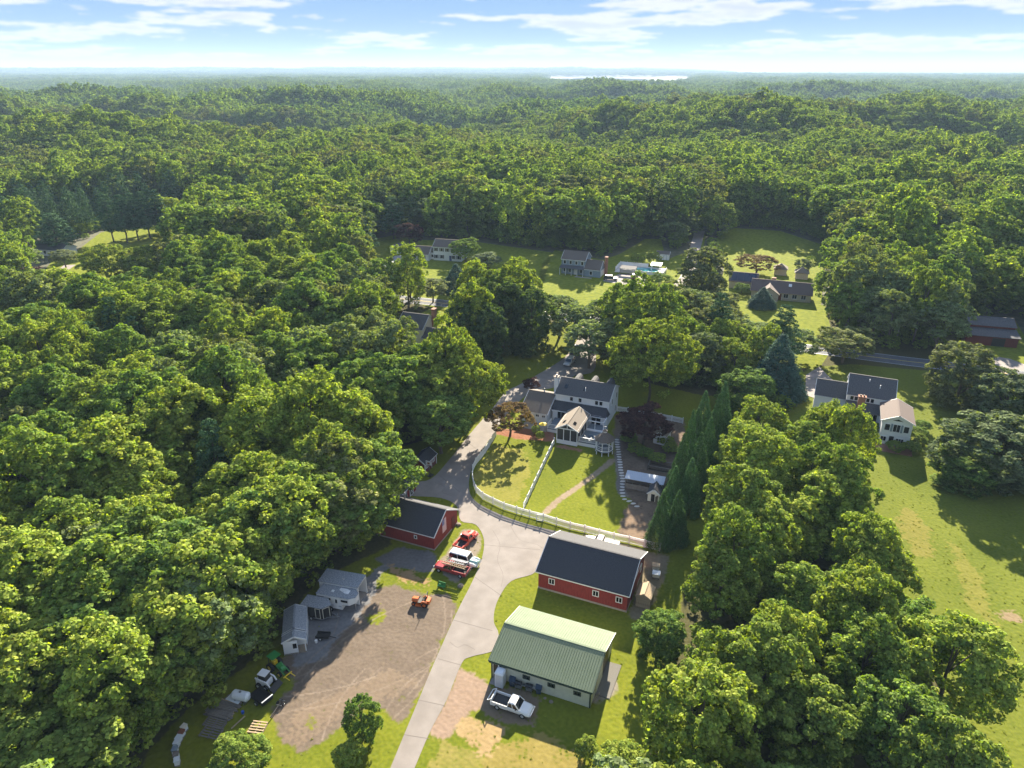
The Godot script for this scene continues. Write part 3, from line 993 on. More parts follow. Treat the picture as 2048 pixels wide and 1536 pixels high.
func make_tufts(_zones: Array) -> void:
	# tussocks in the grass: each a handful of blades
	var r := RandomNumberGenerator.new()
	r.seed = 77
	var v := []
	for i in 5: v.append([Vector3(r.randf_range(-0.5, 0.5), 0.22, r.randf_range(-0.5, 0.5)), 0.5, 0.6])
	var mesh := foliage(r, v, Vector3.ZERO, 30.0, 0.55, 0.35, Color(0.14, 0.18, 0.02), Color(0.27, 0.28, 0.04), 0.4, 0.8)
	var spots: Array[Transform3D] = []
	for i in 12000:
		var p := Vector2(r.randf_range(-38, 118), r.randf_range(-172, -44))
		var wild := Geometry2D.is_point_in_polygon(p, field_clear)
		if not wild and not Geometry2D.is_point_in_polygon(p, yard_clear): continue
		if Geometry2D.is_point_in_polygon(p, drive_poly): continue
		var bare := false
		for b in bare_ground:
			if Geometry2D.is_point_in_polygon(p, b): bare = true
		if bare and r.randf() < 0.94: continue
		if not wild and r.randf() < 0.75: continue
		var s := r.randf_range(0.06, 0.13) if wild else r.randf_range(0.05, 0.12)
		spots.append(Transform3D(Basis(Vector3.UP, r.randf() * TAU).scaled(Vector3(s * 1.6, s, s * 1.6)), Vector3(p.x, 0.02, p.y)))
	multi("grass_tufts", mesh, leaf_m, spots, "tussocks of grass over the lawns and the field", "grass")

func lone(kind: String, variant: int, at: Vector3, h: float, rad: float, called: String, label: String, group := "", category := "tree") -> Node3D:
	return tree(kind, variant, at, h, rad, rng.randf() * TAU, called, label, group, category)


var keep_clear: Array[PackedVector2Array] = []

func set_clearings() -> void:
	# open ground, in metres
	yard_clear = pv([-32.18, -22.56, -37.87, -44.36, -38.2, -53.61, -35.97, -59.17, -32.34, -63.95, -30.3, -67.99, -29.05, -74.76, -27.09, -80.35, -22.93, -84.23, -18.29, -88.15, -18.33, -93.55, -20.98, -102.19, -22.54, -108.65, -21.32, -118.65, -16.89, -121.64, -11.87, -125.81, -7.34, -136.09, -4.41, -146.45, -7.06, -156.64, -3.13, -173.42, 5.01, -187.1, 10.68, -189.2, 18.61, -200.38, 24.27, -198.05, 22.54, -169.83, 25.62, -155.11, 32.58, -147.83, 41.53, -142.42, 53.96, -139.83, 46.68, -120.63, 35.99, -101.42, 28.47, -87.18, 23.8, -78.25, 20.72, -67.99, 18.64, -60.95, 15.1, -54.23, 11.64, -47.38, 8.38, -40.68, 3.2, -22.56])
	field_clear = pv([51.15, -117.68, 61.69, -145.08, 71.87, -158.19, 82.48, -160.41, 99.65, -156.02, 110.41, -148.4, 113.63, -134.88, 114.64, -110.37, 112.94, -89.65, 47.6, -22.56, 27.57, -22.56, 41.11, -45.34, 46.73, -53.61, 50.08, -60.59, 50.55, -70.41, 50.96, -79.82, 53.98, -90.92, 57.51, -102.96, 56.04, -112.13])
	drive_poly = pv([-13.64, -45.34, -12.54, -50.89, -10.19, -61.68, -9.63, -64.26, -8.1, -70.68, -6.98, -75.05, -5.62, -79.82, -4.48, -84.81, -4.29, -89.65, -5.69, -93.55, -8.13, -94.64, -9.15, -98.89, -12.09, -101.27, -17.05, -101.88, -18.91, -103.12, -17.58, -105.99, -14.24, -107.31, -11.45, -114.3, -8.29, -124.11, -4.24, -135.36, -1.34, -144.01, 2.06, -148.4, 9.16, -158.19, 13.25, -165, 16.49, -174.16, 19.62, -187.1, 23.04, -200.38, 26.57, -198.97, 23.35, -183, 21.52, -169.83, 19.55, -156.02, 14.78, -153.01, 9.5, -146.45, 5.14, -144.54, 2.41, -140.85, -1.25, -132.05, -3.93, -123.28, -6.24, -115.41, -7.35, -110.02, -7.4, -104.38, -6.35, -100.67, -3.26, -97.44, 1.27, -94.37, 5.94, -92.22, 11.94, -89.65, 9.39, -86.58, 3.89, -82.54, 2.71, -81.43, -0.14, -80.03, -1.71, -76.83, -2.33, -74.09, -2.34, -71.85, -1.72, -69.88, -2.11, -67.16, -5.03, -66.01, -6.12, -64.89, -7.48, -59.45, -8.92, -55.24, -10.35, -49.53, -11.24, -45.34])
	clearings = [
		pv([7.72, -220.84, 11.33, -259.43, 17.07, -279.27, 34.05, -263.19, 41.94, -272.63, 56.18, -299.12, 62.94, -299.12, 57.94, -263.19, 71.04, -279.27, 80.55, -311.06, 83.91, -306.99, 71.1, -263.19, 57.92, -229.49, 57.79, -209.66, 52.46, -193.54, 42.18, -185.03, 22.36, -193.54, 9.75, -200.38]),
		pv([88.24, -306.99, 100.68, -321.7, 118.76, -315.24, 126.41, -289.79, 111.93, -248.71, 90.99, -200.38, 80.95, -189.2, 59.62, -193.54, 65.55, -218.09, 78.1, -255.77]),
		pv([-57.35, -279.27, -57.45, -299.12, -50.61, -306.99, -38.64, -297.21, -17.54, -295.32, -2.84, -286.2, 15.86, -275.08, 9.33, -220.84, -3.55, -200.38, -17.4, -198.05, -29.88, -210.17, -43.77, -226.54, -53.34, -245.31]),
		pv([-171.09, -275.08, -180.36, -311.06, -176.88, -330.7, -167.1, -345.11, -153.62, -366.2, -141.03, -352.75, -136.77, -322.8, -134.47, -287.98, -118.72, -248.71, -110.42, -218.09, -103.76, -193.54, -117.98, -183, -135.64, -185.03, -152.82, -202.75, -156.83, -223.66, -166.99, -248.71, -174.2, -267.05]),
		pv([-28.69, -169.83, -29.95, -193.54, -24.58, -203.71, -17.76, -202.75, -13.56, -173.42, -11.46, -150.67, -13.7, -142.42, -22.88, -145.08]),
		pv([108.35, -163.01, 129.13, -193.54, 144.18, -193.54, 135.08, -173.42, 123.4, -150.67, 111.61, -139.83, 106.14, -142.42, 101.4, -150.67]),
	]
	keep_clear = [
		pv([56.12, -202.75, 95.4, -207.65, 84.23, -173.42, 74.28, -158.19, 64.1, -156.64, 50.72, -169.83]),
		pv([9.5, -212.75, 57.3, -207.65, 50.72, -169.83, 22.95, -173.42, 12.33, -193.54]),
		pv([-34.97, -193.54, -24.99, -207.65, -17.06, -193.54, -15.88, -169.83, -29.21, -173.42]),
		pv([-162.92, -218.09, -164.23, -235.59, -164.41, -263.19, -186.86, -306.99, -206.32, -306.99, -185.1, -263.19, -181.26, -235.59]),
		pv([-141.83, -263.19, -141.61, -287.98, -127.73, -263.19, -127.87, -245.31]),
		drive_poly,
	]

func make_lone_trees() -> void:
	lone("great", 0, Vector3(29.28, 0, -137.75), 18.0, 9.5, "maple_tree", "huge yellow-green maple rising behind the white house roof")
	lone("dusty", 1, Vector3(42.54, 0, -149.24), 12.5, 5.0, "silver_tree", "grey-leaved round tree beside the huge maple behind the house")
	lone("spruce", 0, Vector3(57.65, 0, -141.84), 14.0, 6.0, "blue_spruce", "broad blue-green spruce between the two white houses")
	lone("thicket", 1, Vector3(49.29, 0, -134.59), 9.0, 5.2, "maple_tree", "low rounded tree in front of the blue-green spruce")
	lone("plum", 0, Vector3(24.94, 0, -118.69), 8.6, 4.3, "plum_tree", "dark purple-leaved tree over the garden beside the deck")
	lone("copper", 0, Vector3(-0.39, 0, -123.18), 7.6, 4.2, "copper_tree", "thin coppery tree on the lawn by the garage wing")
	lone("great", 0, Vector3(-9.19, 0, -126.32), 15.0, 7.6, "drive_tree", "bright spreading tree overhanging the drive before the house")
	lone("poplar", 1, Vector3(-14.53, 0, -122.88), 16.0, 6.4, "drive_tree", "tall bright tree behind the one overhanging the drive")
	lone("maple", 1, Vector3(-13.24, 0, -116.35), 12.5, 5.6, "drive_tree", "rounded tree between the drive and the dark garden shed")
	lone("plum", 0, Vector3(4.33, 0, -143.93), 3.4, 1.7, "dark_bush", "dark round bush beside the drive behind the garage", "", "bush")
	for p in [Vector3(-10.39, 0, -158.75), Vector3(-6.57, 0, -157.02), Vector3(-1.99, 0, -168.96), Vector3(2.88, 0, -179.05), Vector3(4.7, 0, -167.15)]:
		lone("feathery", int(absf(p.x)), p, rng.randf_range(16.5, 19.5), 5.2, "tall_conifer", "tall dark conifer in the clump beside the drive lawn", "conifers beside the drive lawn")
	for p in [Vector3(15.87, 0, -170.08), Vector3(24.79, 0, -176.09), Vector3(33.5, 0, -170.08), Vector3(44.83, 0, -181.25), Vector3(12.64, 0, -179.02), Vector3(31.6, 0, -186.96), Vector3(41.89, 0, -190.19), Vector3(27.43, 0, -162.52), Vector3(49.52, 0, -180.89), Vector3(50.51, 0, -170.79), Vector3(18.49, 0, -157.66), Vector3(57.66, 0, -175.76), Vector3(63.5, 0, -168.03), Vector3(69.46, 0, -163.73), Vector3(59.55, 0, -195.06)]:
		lone("oak", int(absf(p.x)), p, 13.0 if p.x < 56.0 else 8.6, 6.4 if p.x < 56.0 else 5.4, "roadside_tree", "olive roadside tree in the belt behind the huge maple", "trees along the country road")
	lone("dusty", 0, Vector3(58.42, 0, -212.66), 17.0, 7.4, "silver_tree", "large grey-green round tree beside the pale lane")
	lone("copper", 0, Vector3(85.43, 0, -243.01), 7.5, 6.6, "copper_tree", "rust-red spreading maple behind the brown ranch house")
	lone("poplar", 1, Vector3(87.6, 0, -303.27), 16.0, 7.6, "round_tree", "bright yellow-green tree at the head of the lane")
	lone("oak", 2, Vector3(80.99, 0, -161.55), 9.0, 7.0, "arching_tree", "feathery arching tree on the verge of the road")
	lone("dusty", 0, Vector3(95.38, 0, -137.85), 14.0, 6.6, "grey_tree", "large dusty olive tree at the corner of the field")
	lone("dusty", 1, Vector3(97.91, 0, -127.12), 12.0, 6.0, "grey_tree", "smaller dusty olive tree behind the broad soft tree")
	lone("dusty", 1, Vector3(83.03, 0, -106.99), 12.0, 7.6, "soft_tree", "broad soft grey-green tree at the edge of the field")
	lone("thicket", 0, Vector3(77.7, 0, -104.85), 6.8, 5.2, "field_tree", "dark round tree in front of the broad soft tree")
	lone("dusty", 0, Vector3(89.94, 0, -107.89), 11.0, 6.6, "soft_tree", "second soft grey-green tree crowding the field corner")
	lone("thicket", 1, Vector3(102.58, 0, -124.66), 11.0, 6.0, "field_tree", "green tree behind the two soft grey-green trees")
	lone("thicket", 1, Vector3(-15.97, 0, -54.21), 6.2, 1.7, "sapling", "slender sapling on the grass beside the gravel yard")
	lone("poplar", 0, Vector3(-16.62, 0, -51.1), 3.2, 1.5, "leafy_bush", "leafy bush at the foot of the slender sapling", "", "bush")
	lone("poplar", 3, Vector3(-27.23, 0, -49.96), 4.8, 2.7, "leafy_bush", "pale yellow-green bush near the row of beehives", "", "bush")
	lone("thicket", 0, Vector3(17.91, 0, -66.71), 6.4, 3.0, "young_tree", "young tree standing beyond the end of the green-roofed barn")
	lone("poplar", 1, Vector3(7.72, 0, -52.2), 2.4, 1.1, "yellow_shrub", "small yellow shrub at the tip of the barn shadow", "", "bush")
	lone("poplar", 1, Vector3(11.32, 0, -49.4), 4.6, 2.4, "young_tree", "thin young tree in front of the dense right-hand wood")
	lone("maple", 1, Vector3(-17.24, 0, -258.11), 9.5, 5.0, "garden_tree", "round tree against the end of the white colonial house")
	lone("plum", 0, Vector3(-41.18, 0, -283.73), 10.0, 5.6, "plum_tree", "purple-leaved tree behind the drive of the white colonial house")
	lone("pine", 1, Vector3(-57.06, 0, -265.69), 15.0, 6.4, "white_pine", "wide-spreading pine at the edge of the white colonial's lawn")
	lone("pine", 0, Vector3(-49.91, 0, -298.94), 17.0, 6.4, "white_pine", "wide dark pine behind the purple-leaved tree")
	lone("maple", 2, Vector3(-19.04, 0, -305.65), 11.0, 6.5, "dark_tree", "dark round tree behind the white colonial house")
	lone("silver", 0, Vector3(-8.66, 0, -247.24), 7.0, 5.0, "garden_tree", "loose tree beside the pink shrub near the white colonial house")
	lone("copper", 0, Vector3(-11.86, 0, -259.46), 3.0, 1.8, "pink_shrub", "pinkish shrub between the garden trees", "", "bush")
	lone("oak", 0, Vector3(-31.38, 0, -212.1), 9.0, 5.4, "lawn_tree", "olive tree on the near edge of the white colonial's lawn")
	lone("oak", 1, Vector3(-39.84, 0, -209.38), 9.0, 5.0, "lawn_tree", "olive tree beside the gravel drive's end")
	lone("silver", 1, Vector3(-24.3, 0, -210.1), 8.0, 5.0, "lawn_tree", "grey-green tree facing the white colonial across its lawn")
	lone("spruce", 0, Vector3(-17.92, 0, -221.32), 9.0, 4.6, "grey_conifer", "greyish conifer between the two front lawns")
	for p in [Vector3(47.77, 0, -222.53), Vector3(54.83, 0, -208.17)]:
		lone("maple", 1, p, 6.0, 3.6, "lane_tree", "small round tree at the mouth of the pale lane", "small trees at the lane")
	lone("spruce", 0, Vector3(75.36, 0, -205.7), 6.0, 4.0, "blue_spruce", "squat blue-green conifer in front of the brown ranch house")
	lone("maple", 1, Vector3(73.47, 0, -219.69), 3.4, 2.2, "round_bush", "clipped round bush at the corner of the brown ranch house", "", "bush")
	lone("silver", 0, Vector3(101.08, 0, -242.08), 6.0, 2.8, "silver_bush", "pale round tree on the field behind the ranch house")
	for p in [Vector3(45.78, 0, -255.22), Vector3(52.07, 0, -256.7)]:
		lone("maple", 2, p, 4.6, 2.5, "pool_bush", "dark clipped bush beside the pool fence", "bushes by the pool", "bush")
	for p in [Vector3(66.23, 0, -288.38), Vector3(65.06, 0, -303.53), Vector3(76.16, 0, -320.68), Vector3(73.6, 0, -303.24)]:
		lone("oak", 1, p, 10.0, 6.0, "field_edge_tree", "bushy tree between the lane and the pool lawn", "trees behind the pool lawn")
	for p in [Vector3(-165.4, 0, -293.79), Vector3(-158.81, 0, -291.7), Vector3(-156.16, 0, -295.9), Vector3(-153.24, 0, -300.22), Vector3(-150.44, 0, -304.65)]:
		lone("pine", int(absf(p.z)), p, 19.0, 5.6, "row_pine", "tall bare-stemmed pine in the row above the left-hand lawn", "row of pines on the lawn")
	lone("poplar", 2, Vector3(-151.3, 0, -312.29), 16.0, 7.6, "lawn_tree", "yellow-green tree at the end of the row of pines")
	lone("pine", 1, Vector3(-176.7, 0, -274.43), 15.0, 7.8, "white_pine", "flat-topped pine beside the cottage on the left")
	lone("silver", 1, Vector3(-160.88, 0, -251.23), 7.0, 4.4, "lawn_tree", "small grey-green tree in front of the left-hand cottage")
	lone("plum", 0, Vector3(-160.61, 0, -229.75), 6.0, 4.4, "plum_tree", "purple-leaved shrub tree beside the left-hand lane")
	lone("great", 0, Vector3(-132.65, 0, -229.27), 12.5, 9.0, "spreading_tree", "wide dark-green tree in the middle of the left-hand lawn")
	lone("great", 0, Vector3(-120.06, 0, -231.21), 12.0, 9.4, "spreading_tree", "wide olive-topped tree beside the feathery one on the left")
	lone("maple", 2, Vector3(-135.12, 0, -199.07), 10.0, 6.0, "spreading_tree", "dark tree below the left-hand lane")
	lone("oak", 0, Vector3(-171.69, 0, -239.27), 12.0, 8.0, "spreading_tree", "big olive tree at the mouth of the left-hand lane")
	lone("oak", 1, Vector3(-19.08, 0, -143.81), 11.0, 6.0, "screening_tree", "yellow-green tree in front of the cream house")
	lone("silver", 0, Vector3(-127.28, 0, -270.53), 8.0, 5.6, "feathery_tree", "feathery grey-green tree at the right of the left-hand lawn")
	# the front rank of the wood behind the trailers and the beehives
	var rank := [Vector3(-40.35, 0, -53.01), Vector3(-39.11, 0, -56.79), Vector3(-37.5, 0, -60.09), Vector3(-35.58, 0, -63.03), Vector3(-34.38, 0, -67.16), Vector3(-33.5, 0, -72.4), Vector3(-32.07, 0, -77.23), Vector3(-30.07, 0, -82.54), Vector3(-26.96, 0, -86.46), Vector3(-23.06, 0, -89.4), Vector3(-20.93, 0, -94.91)]
	for i in rank.size():
		var kind: String = ["poplar", "maple", "poplar", "oak", "poplar", "poplar", "maple", "poplar", "oak", "poplar", "maple"][i]
		tree(kind, i, rank[i], rng.randf_range(13.5, 17.5), rng.randf_range(5.2, 6.6), rng.randf() * TAU, SAYS[kind][0], SAYS[kind][1], SAYS[kind][2])
	# two staggered rows of narrow cypresses
	for row in [[Vector2(22.68, -89.4), Vector2(37.3, -124.11)], [Vector2(25.23, -90.28), Vector2(41.39, -125.38)]]:
		var a: Vector2 = row[0]
		var b: Vector2 = row[1]
		for i in 6:
			var p := a.lerp(b, (i + rng.randf_range(-0.2, 0.2)) / 5.0)
			lone("cypress", i, Vector3(p.x, 0, p.y), rng.randf_range(8.6, 12.4), rng.randf_range(1.6, 2.3), "cypress_tree", "narrow dark-green cypress in the double row beside the coop", "double row of cypresses")
	# planting round the houses
	for p in [Vector3(22.57, 0, -120.63), Vector3(24.67, 0, -114.85), Vector3(26.64, 0, -113.03), Vector3(29.87, 0, -116.73), Vector3(23.11, 0, -116.73), Vector3(29.31, 0, -119.64)]:
		lone("maple", int(p.x), p, 1.8, 1.5, "garden_shrub", "low green shrub in the garden behind the coop", "shrubs in the coop garden", "bush")
	for p in [Vector3(4.74, 0, -124.11), Vector3(5.44, 0, -121.64)]:
		lone("poplar", 1, p, 2.0, 0.8, "lawn_shrub", "small leafy shrub at the edge of the mulch bed", "shrubs at the mulch bed", "bush")
	for p in [Vector3(71.44, 0, -124.11), Vector3(79.37, 0, -122.66), Vector3(81.39, 0, -125.38), Vector3(77.61, 0, -120.03), Vector3(74.96, 0, -116.73), Vector3(71.95, 0, -116.73)]:
		lone("maple", int(p.x), p, 2.2, 1.6, "foundation_shrub", "rounded shrub planted against the sunroom house", "shrubs round the sunroom", "bush")


# ---------------------------------------------------------------- buildings
func at(x: float, y: float, z: float, turn := 0.0) -> Transform3D:
	return Transform3D(Basis(Vector3.UP, turn), Vector3(x, y, z))

# A gabled block: solid walls with gable ends, two roof slopes, a ridge cap and barge boards. x runs along the ridge.
func gable(t: Node3D, tf: Transform3D, L: float, W: float, h: float, r: float, oe: float, og: float, wall: Material, roof: Material, trim: Material, walls := true) -> void:
	var mb := MB.new()
	var l := L / 2
	var w := W / 2
	if walls:
		var rs := []
		for x in [-l, l]:
			var ring := []
			for p in [Vector2(w, 0), Vector2(w, h), Vector2(0, r), Vector2(-w, h), Vector2(-w, 0)]:
				ring.append(tf * Vector3(x, p.y, p.x))
			rs.append(ring)
		mb.rings(rs)
		part(t, "wall", mb, wall)
	var slope := (r - h) / w
	var he := h - slope * oe
	var lift := 0.10
	for s in [1.0, -1.0]:
		var p := []
		for c in [Vector3(-l - og, he, (w + oe) * s), Vector3(l + og, he, (w + oe) * s), Vector3(l + og, r, 0.012 * s), Vector3(-l - og, r, 0.012 * s)]:
			p.append(tf * (c + Vector3(0, lift, 0)))
		part(t, "roof_slope", MB.new().slab(p, 0.09), roof)
	part(t, "ridge_cap", MB.new().beam(tf * Vector3(-l - og, r + lift + 0.02, 0), tf * Vector3(l + og, r + lift + 0.02, 0), 0.26, 0.05), roof)
	for x in [-l - og + 0.02, l + og - 0.02]:
		for s in [1.0, -1.0]:
			part(t, "barge_board", MB.new().beam(tf * Vector3(x, he + 0.0, (w + oe) * s), tf * Vector3(x, r + 0.0, 0.02 * s), 0.07, 0.2), trim)
	for s in [1.0, -1.0]:
		part(t, "eave_board", MB.new().beam(tf * Vector3(-l - og + 0.08, he - 0.01, (w + oe - 0.05) * s), tf * Vector3(l + og - 0.08, he - 0.01, (w + oe - 0.05) * s), 0.08, 0.17), trim)

func window(t: Node3D, tf: Transform3D, w: float, h: float, bars: int, frame: Material, called := "window", shutters: Material = null) -> void:
	# tf: centre of the opening on the wall, its z axis pointing out
	var mb := MB.new()
	var e := 0.09
	var pt := func(x: float, y: float, z: float) -> Vector3: return tf * Vector3(x, y, z)
	for s in [-1.0, 1.0]:
		mb.box(pt.call(s * (w / 2 + e / 2), 0, 0.03), Vector3(e, h + 2 * e, 0.08), tf.basis)
		mb.box(pt.call(0, s * (h / 2 + e / 2), 0.03), Vector3(w, e, 0.08), tf.basis)
	for i in bars:
		mb.box(pt.call(-w / 2 + w * (i + 1) / (bars + 1), 0, 0.035), Vector3(0.06, h, 0.06), tf.basis)
	var f := part(t, called, mb, frame)
	for i in bars + 1:
		var pw := w / (bars + 1)
		part(f, "pane", MB.new().box(pt.call(-w / 2 + pw * (i + 0.5), 0, 0.015), Vector3(pw - 0.05, h, 0.03), tf.basis), M.glass)
	if shutters:
		for s in [-1.0, 1.0]:
			part(f, "shutter", MB.new().box(pt.call(s * (w / 2 + e + 0.2), 0, 0.03), Vector3(0.34, h + 0.1, 0.05), tf.basis), shutters)

func door(t: Node3D, tf: Transform3D, w: float, h: float, m: Material, frame: Material) -> void:
	# tf: foot of the door on the wall, z axis pointing out
	var d := part(t, "door", MB.new().box(tf * Vector3(0, h / 2, 0.02), Vector3(w, h, 0.05), tf.basis), m)
	var mb := MB.new()
	for s in [-1.0, 1.0]: mb.box(tf * Vector3(s * (w / 2 + 0.05), h / 2, 0.03), Vector3(0.1, h, 0.08), tf.basis)
	mb.box(tf * Vector3(0, h + 0.05, 0.03), Vector3(w + 0.2, 0.1, 0.08), tf.basis)
	part(d, "frame", mb, frame)
	part(d, "handle", MB.new().box(tf * Vector3(w * 0.38, h * 0.48, 0.07), Vector3(0.05, 0.14, 0.05), tf.basis), M.steel)

func rail(t: Node3D, a: Vector3, b: Vector3, h: float, m: Material, called := "railing") -> void:
	# a handrail with posts and balusters from a to b (feet of the railing)
	var mb := MB.new()
	mb.beam(a + Vector3(0, h, 0), b + Vector3(0, h, 0), 0.1, 0.07)
	mb.beam(a + Vector3(0, 0.12, 0), b + Vector3(0, 0.12, 0), 0.06, 0.06)
	var n := int(a.distance_to(b) / 0.16)
	for i in range(1, n):
		var p := a.lerp(b, float(i) / n)
		mb.box(p + Vector3(0, h * 0.5 + 0.06, 0), Vector3(0.035, h - 0.1, 0.035))
	part(t, called, mb, m)
	for p in [a, b]: bx(t, "post", p + Vector3(0, h / 2 + 0.05, 0), Vector3(0.13, h + 0.16, 0.13), m)

const ZP := 0.0
const XP := 1.5708
const XN := -1.5708

func make_buildings() -> void:
	make_green_barn()
	make_red_barn()
	make_small_barn()
	make_sheds()
	make_main_house()
	make_right_house()
	make_far_houses()

func make_green_barn() -> void:
	var t := thing("green_roofed_barn", "long pale barn with ribbed green metal roof beside the drive", "barn", Vector3(4.98, 0, -65.05), deg_to_rad(-22.3))
	var tf := at(0, 0, 0)
	gable(t, tf, 12.08, 9.4, 2.66, 4.05, 0.28, 0.32, M.beige_metal, M.green_metal, M.dark_green)
	# standing ribs of the roof sheets, and of the wall sheets: too fine to tell apart one by one
	var ribs := MB.new()
	var slope := (4.05 - 2.66) / 4.7
	for i in 42:
		var x := -6.2 + i * 12.4 / 41.0
		for s in [1.0, -1.0]:
			ribs.beam(Vector3(x, 2.66 - slope * 0.26 + 0.115, 4.96 * s), Vector3(x, 4.05 + 0.115, 0.1 * s), 0.05, 0.035)
	part(t, "roof_ribs", ribs, M.green_metal).set_meta("kind", "stuff")
	var wr := MB.new()
	for i in 40:
		wr.box(Vector3(-5.85 + i * 0.3, 1.28, 4.715), Vector3(0.05, 2.5, 0.03))
	for i in 30:
		for s in [1.0, -1.0]: wr.box(Vector3(6.055 * s, 1.3, -4.5 + i * 0.31), Vector3(0.03, 2.5, 0.05))
	part(t, "wall_ribs", wr, M.beige_metal).set_meta("kind", "stuff")
	for x in [-1.65, 1.4, 4.5]:
		window(t, at(x, 1.62, 4.73), 0.72, 0.4, 1, M.dark_green)
	for x in [-6.02, 6.02]: bx(t, "corner_trim", Vector3(x, 1.3, 4.72), Vector3(0.16, 2.6, 0.1), M.dark_green)
	bx(t, "doorway", Vector3(-5.3, 1.02, 4.73), Vector3(0.95, 2.04, 0.05), M.black)
	bx(t, "sliding_door", Vector3(6.09, 1.2, 1.2), Vector3(0.08, 2.4, 2.6), M.beige_metal)
	bx(t, "doorway", Vector3(6.06, 1.15, -1.6), Vector3(0.06, 2.3, 2.6), M.black)
	bx(t, "doorway", Vector3(-6.06, 1.25, 0.5), Vector3(0.06, 2.5, 3.2), M.black)
	part(t, "brace", MB.new().beam(Vector3(6.15, 0.1, 4.0), Vector3(6.95, 2.3, 4.3), 0.1, 0.1), M.wood)
	bx(t, "gutter", Vector3(0, 2.5, 5.02), Vector3(12.5, 0.1, 0.1), M.dark_green)
	structure("barn_apron", box_mesh(Vector3(1.7, 0.12, 5.4)), M.gravel, t.transform * Vector3(6.95, 0.05, 0.0), "dark gravel apron at the end of the green-roofed barn", "apron").rotation.y = t.rotation.y
	structure("barn_step", box_mesh(Vector3(1.3, 0.1, 1.1)), M.concrete, t.transform * Vector3(-5.2, 0.05, 5.3), "small concrete slab at the barn's corner door", "slab").rotation.y = t.rotation.y

func box_mesh(s: Vector3) -> BoxMesh:
	var b := BoxMesh.new()
	b.size = s
	return b

func make_red_barn() -> void:
	var t := thing("red_barn", "large red barn with dark shingle roof and three white windows", "barn", Vector3(11.29, 0, -80.73), deg_to_rad(-22.9))
	gable(t, at(0, 0, 0), 12.5, 9.7, 2.98, 5.2, 0.3, 0.36, M.red, M.shingle, M.white)
	for x in [-4.3, 1.95, 5.15]: window(t, at(x, 1.75, 4.86), 0.72, 0.78, 1, M.white)
	bx(t, "foundation", Vector3(0, 0.14, 0), Vector3(12.6, 0.28, 9.8), M.concrete)
	var battens := MB.new()
	for i in 41: battens.box(Vector3(-6.1 + i * 0.305, 1.6, 4.86), Vector3(0.045, 2.6, 0.03))
	part(t, "battens", battens, M.red).set_meta("kind", "stuff")
	bx(t, "sliding_door", Vector3(6.3, 1.35, 1.0), Vector3(0.08, 2.5, 3.0), M.darkred)
	bx(t, "door_rail", Vector3(6.32, 2.7, 0.2), Vector3(0.08, 0.12, 5.6), M.white)
	window(t, at(6.26, 1.7, -2.8, XP), 0.8, 0.8, 1, M.white)
	bx(t, "sliding_door", Vector3(-6.3, 1.4, 0.0), Vector3(0.08, 2.6, 3.4), M.darkred)

func make_small_barn() -> void:
	var t := thing("small_red_barn", "red barn with flag on its gable beside the parked trucks", "barn", Vector3(-14.76, 0, -92.53), deg_to_rad(-22.7))
	gable(t, at(0, 0, 0), 10.0, 7.66, 2.54, 4.84, 0.2, 0.2, M.red, M.shingle, M.white)
	bx(t, "foundation", Vector3(0, 0.12, 0), Vector3(10.1, 0.24, 7.76), M.concrete)
	window(t, at(1.9, 1.6, 3.85), 0.35, 0.45, 0, M.white)
	part(t, "vent_pipe", MB.new().tube(Vector3(-2.2, 4.6, -0.4), Vector3(-2.2, 5.7, -0.4), 0.12, 0.12, 8), M.steel)
	part(t, "vent_hood", MB.new().tube(Vector3(-2.2, 5.7, -0.4), Vector3(-2.2, 5.95, -0.4), 0.24, 0.1, 8), M.steel)
	bx(t, "door", Vector3(5.04, 1.05, -2.4), Vector3(0.06, 2.1, 1.0), M.darkred)
	var f := thing("flag", "faded stars and stripes hanging down the red gable", "flag", t.transform * Vector3(5.06, 1.3, 0.55), t.rotation.y)
	var faded := plain(lin(0.5, 0.22, 0.22), 0.9)
	var pale := plain(lin(0.66, 0.62, 0.62), 0.9)
	for i in 13:
		bx(f, "stripe", Vector3(0, 1.15, -0.6 + i * 0.1), Vector3(0.02, 2.3, 0.1), faded if i % 2 == 0 else pale)
	bx(f, "canton", Vector3(0.014, 1.8, 0.3), Vector3(0.012, 0.98, 0.7), plain(lin(0.09, 0.11, 0.3), 0.9))
	var st := MB.new()
	for i in 5:
		for j in 6: st.box(Vector3(0.022, 1.4 + j * 0.155, 0.04 + i * 0.13), Vector3(0.008, 0.05, 0.05))
	part(f, "stars", st, pale).set_meta("kind", "stuff")

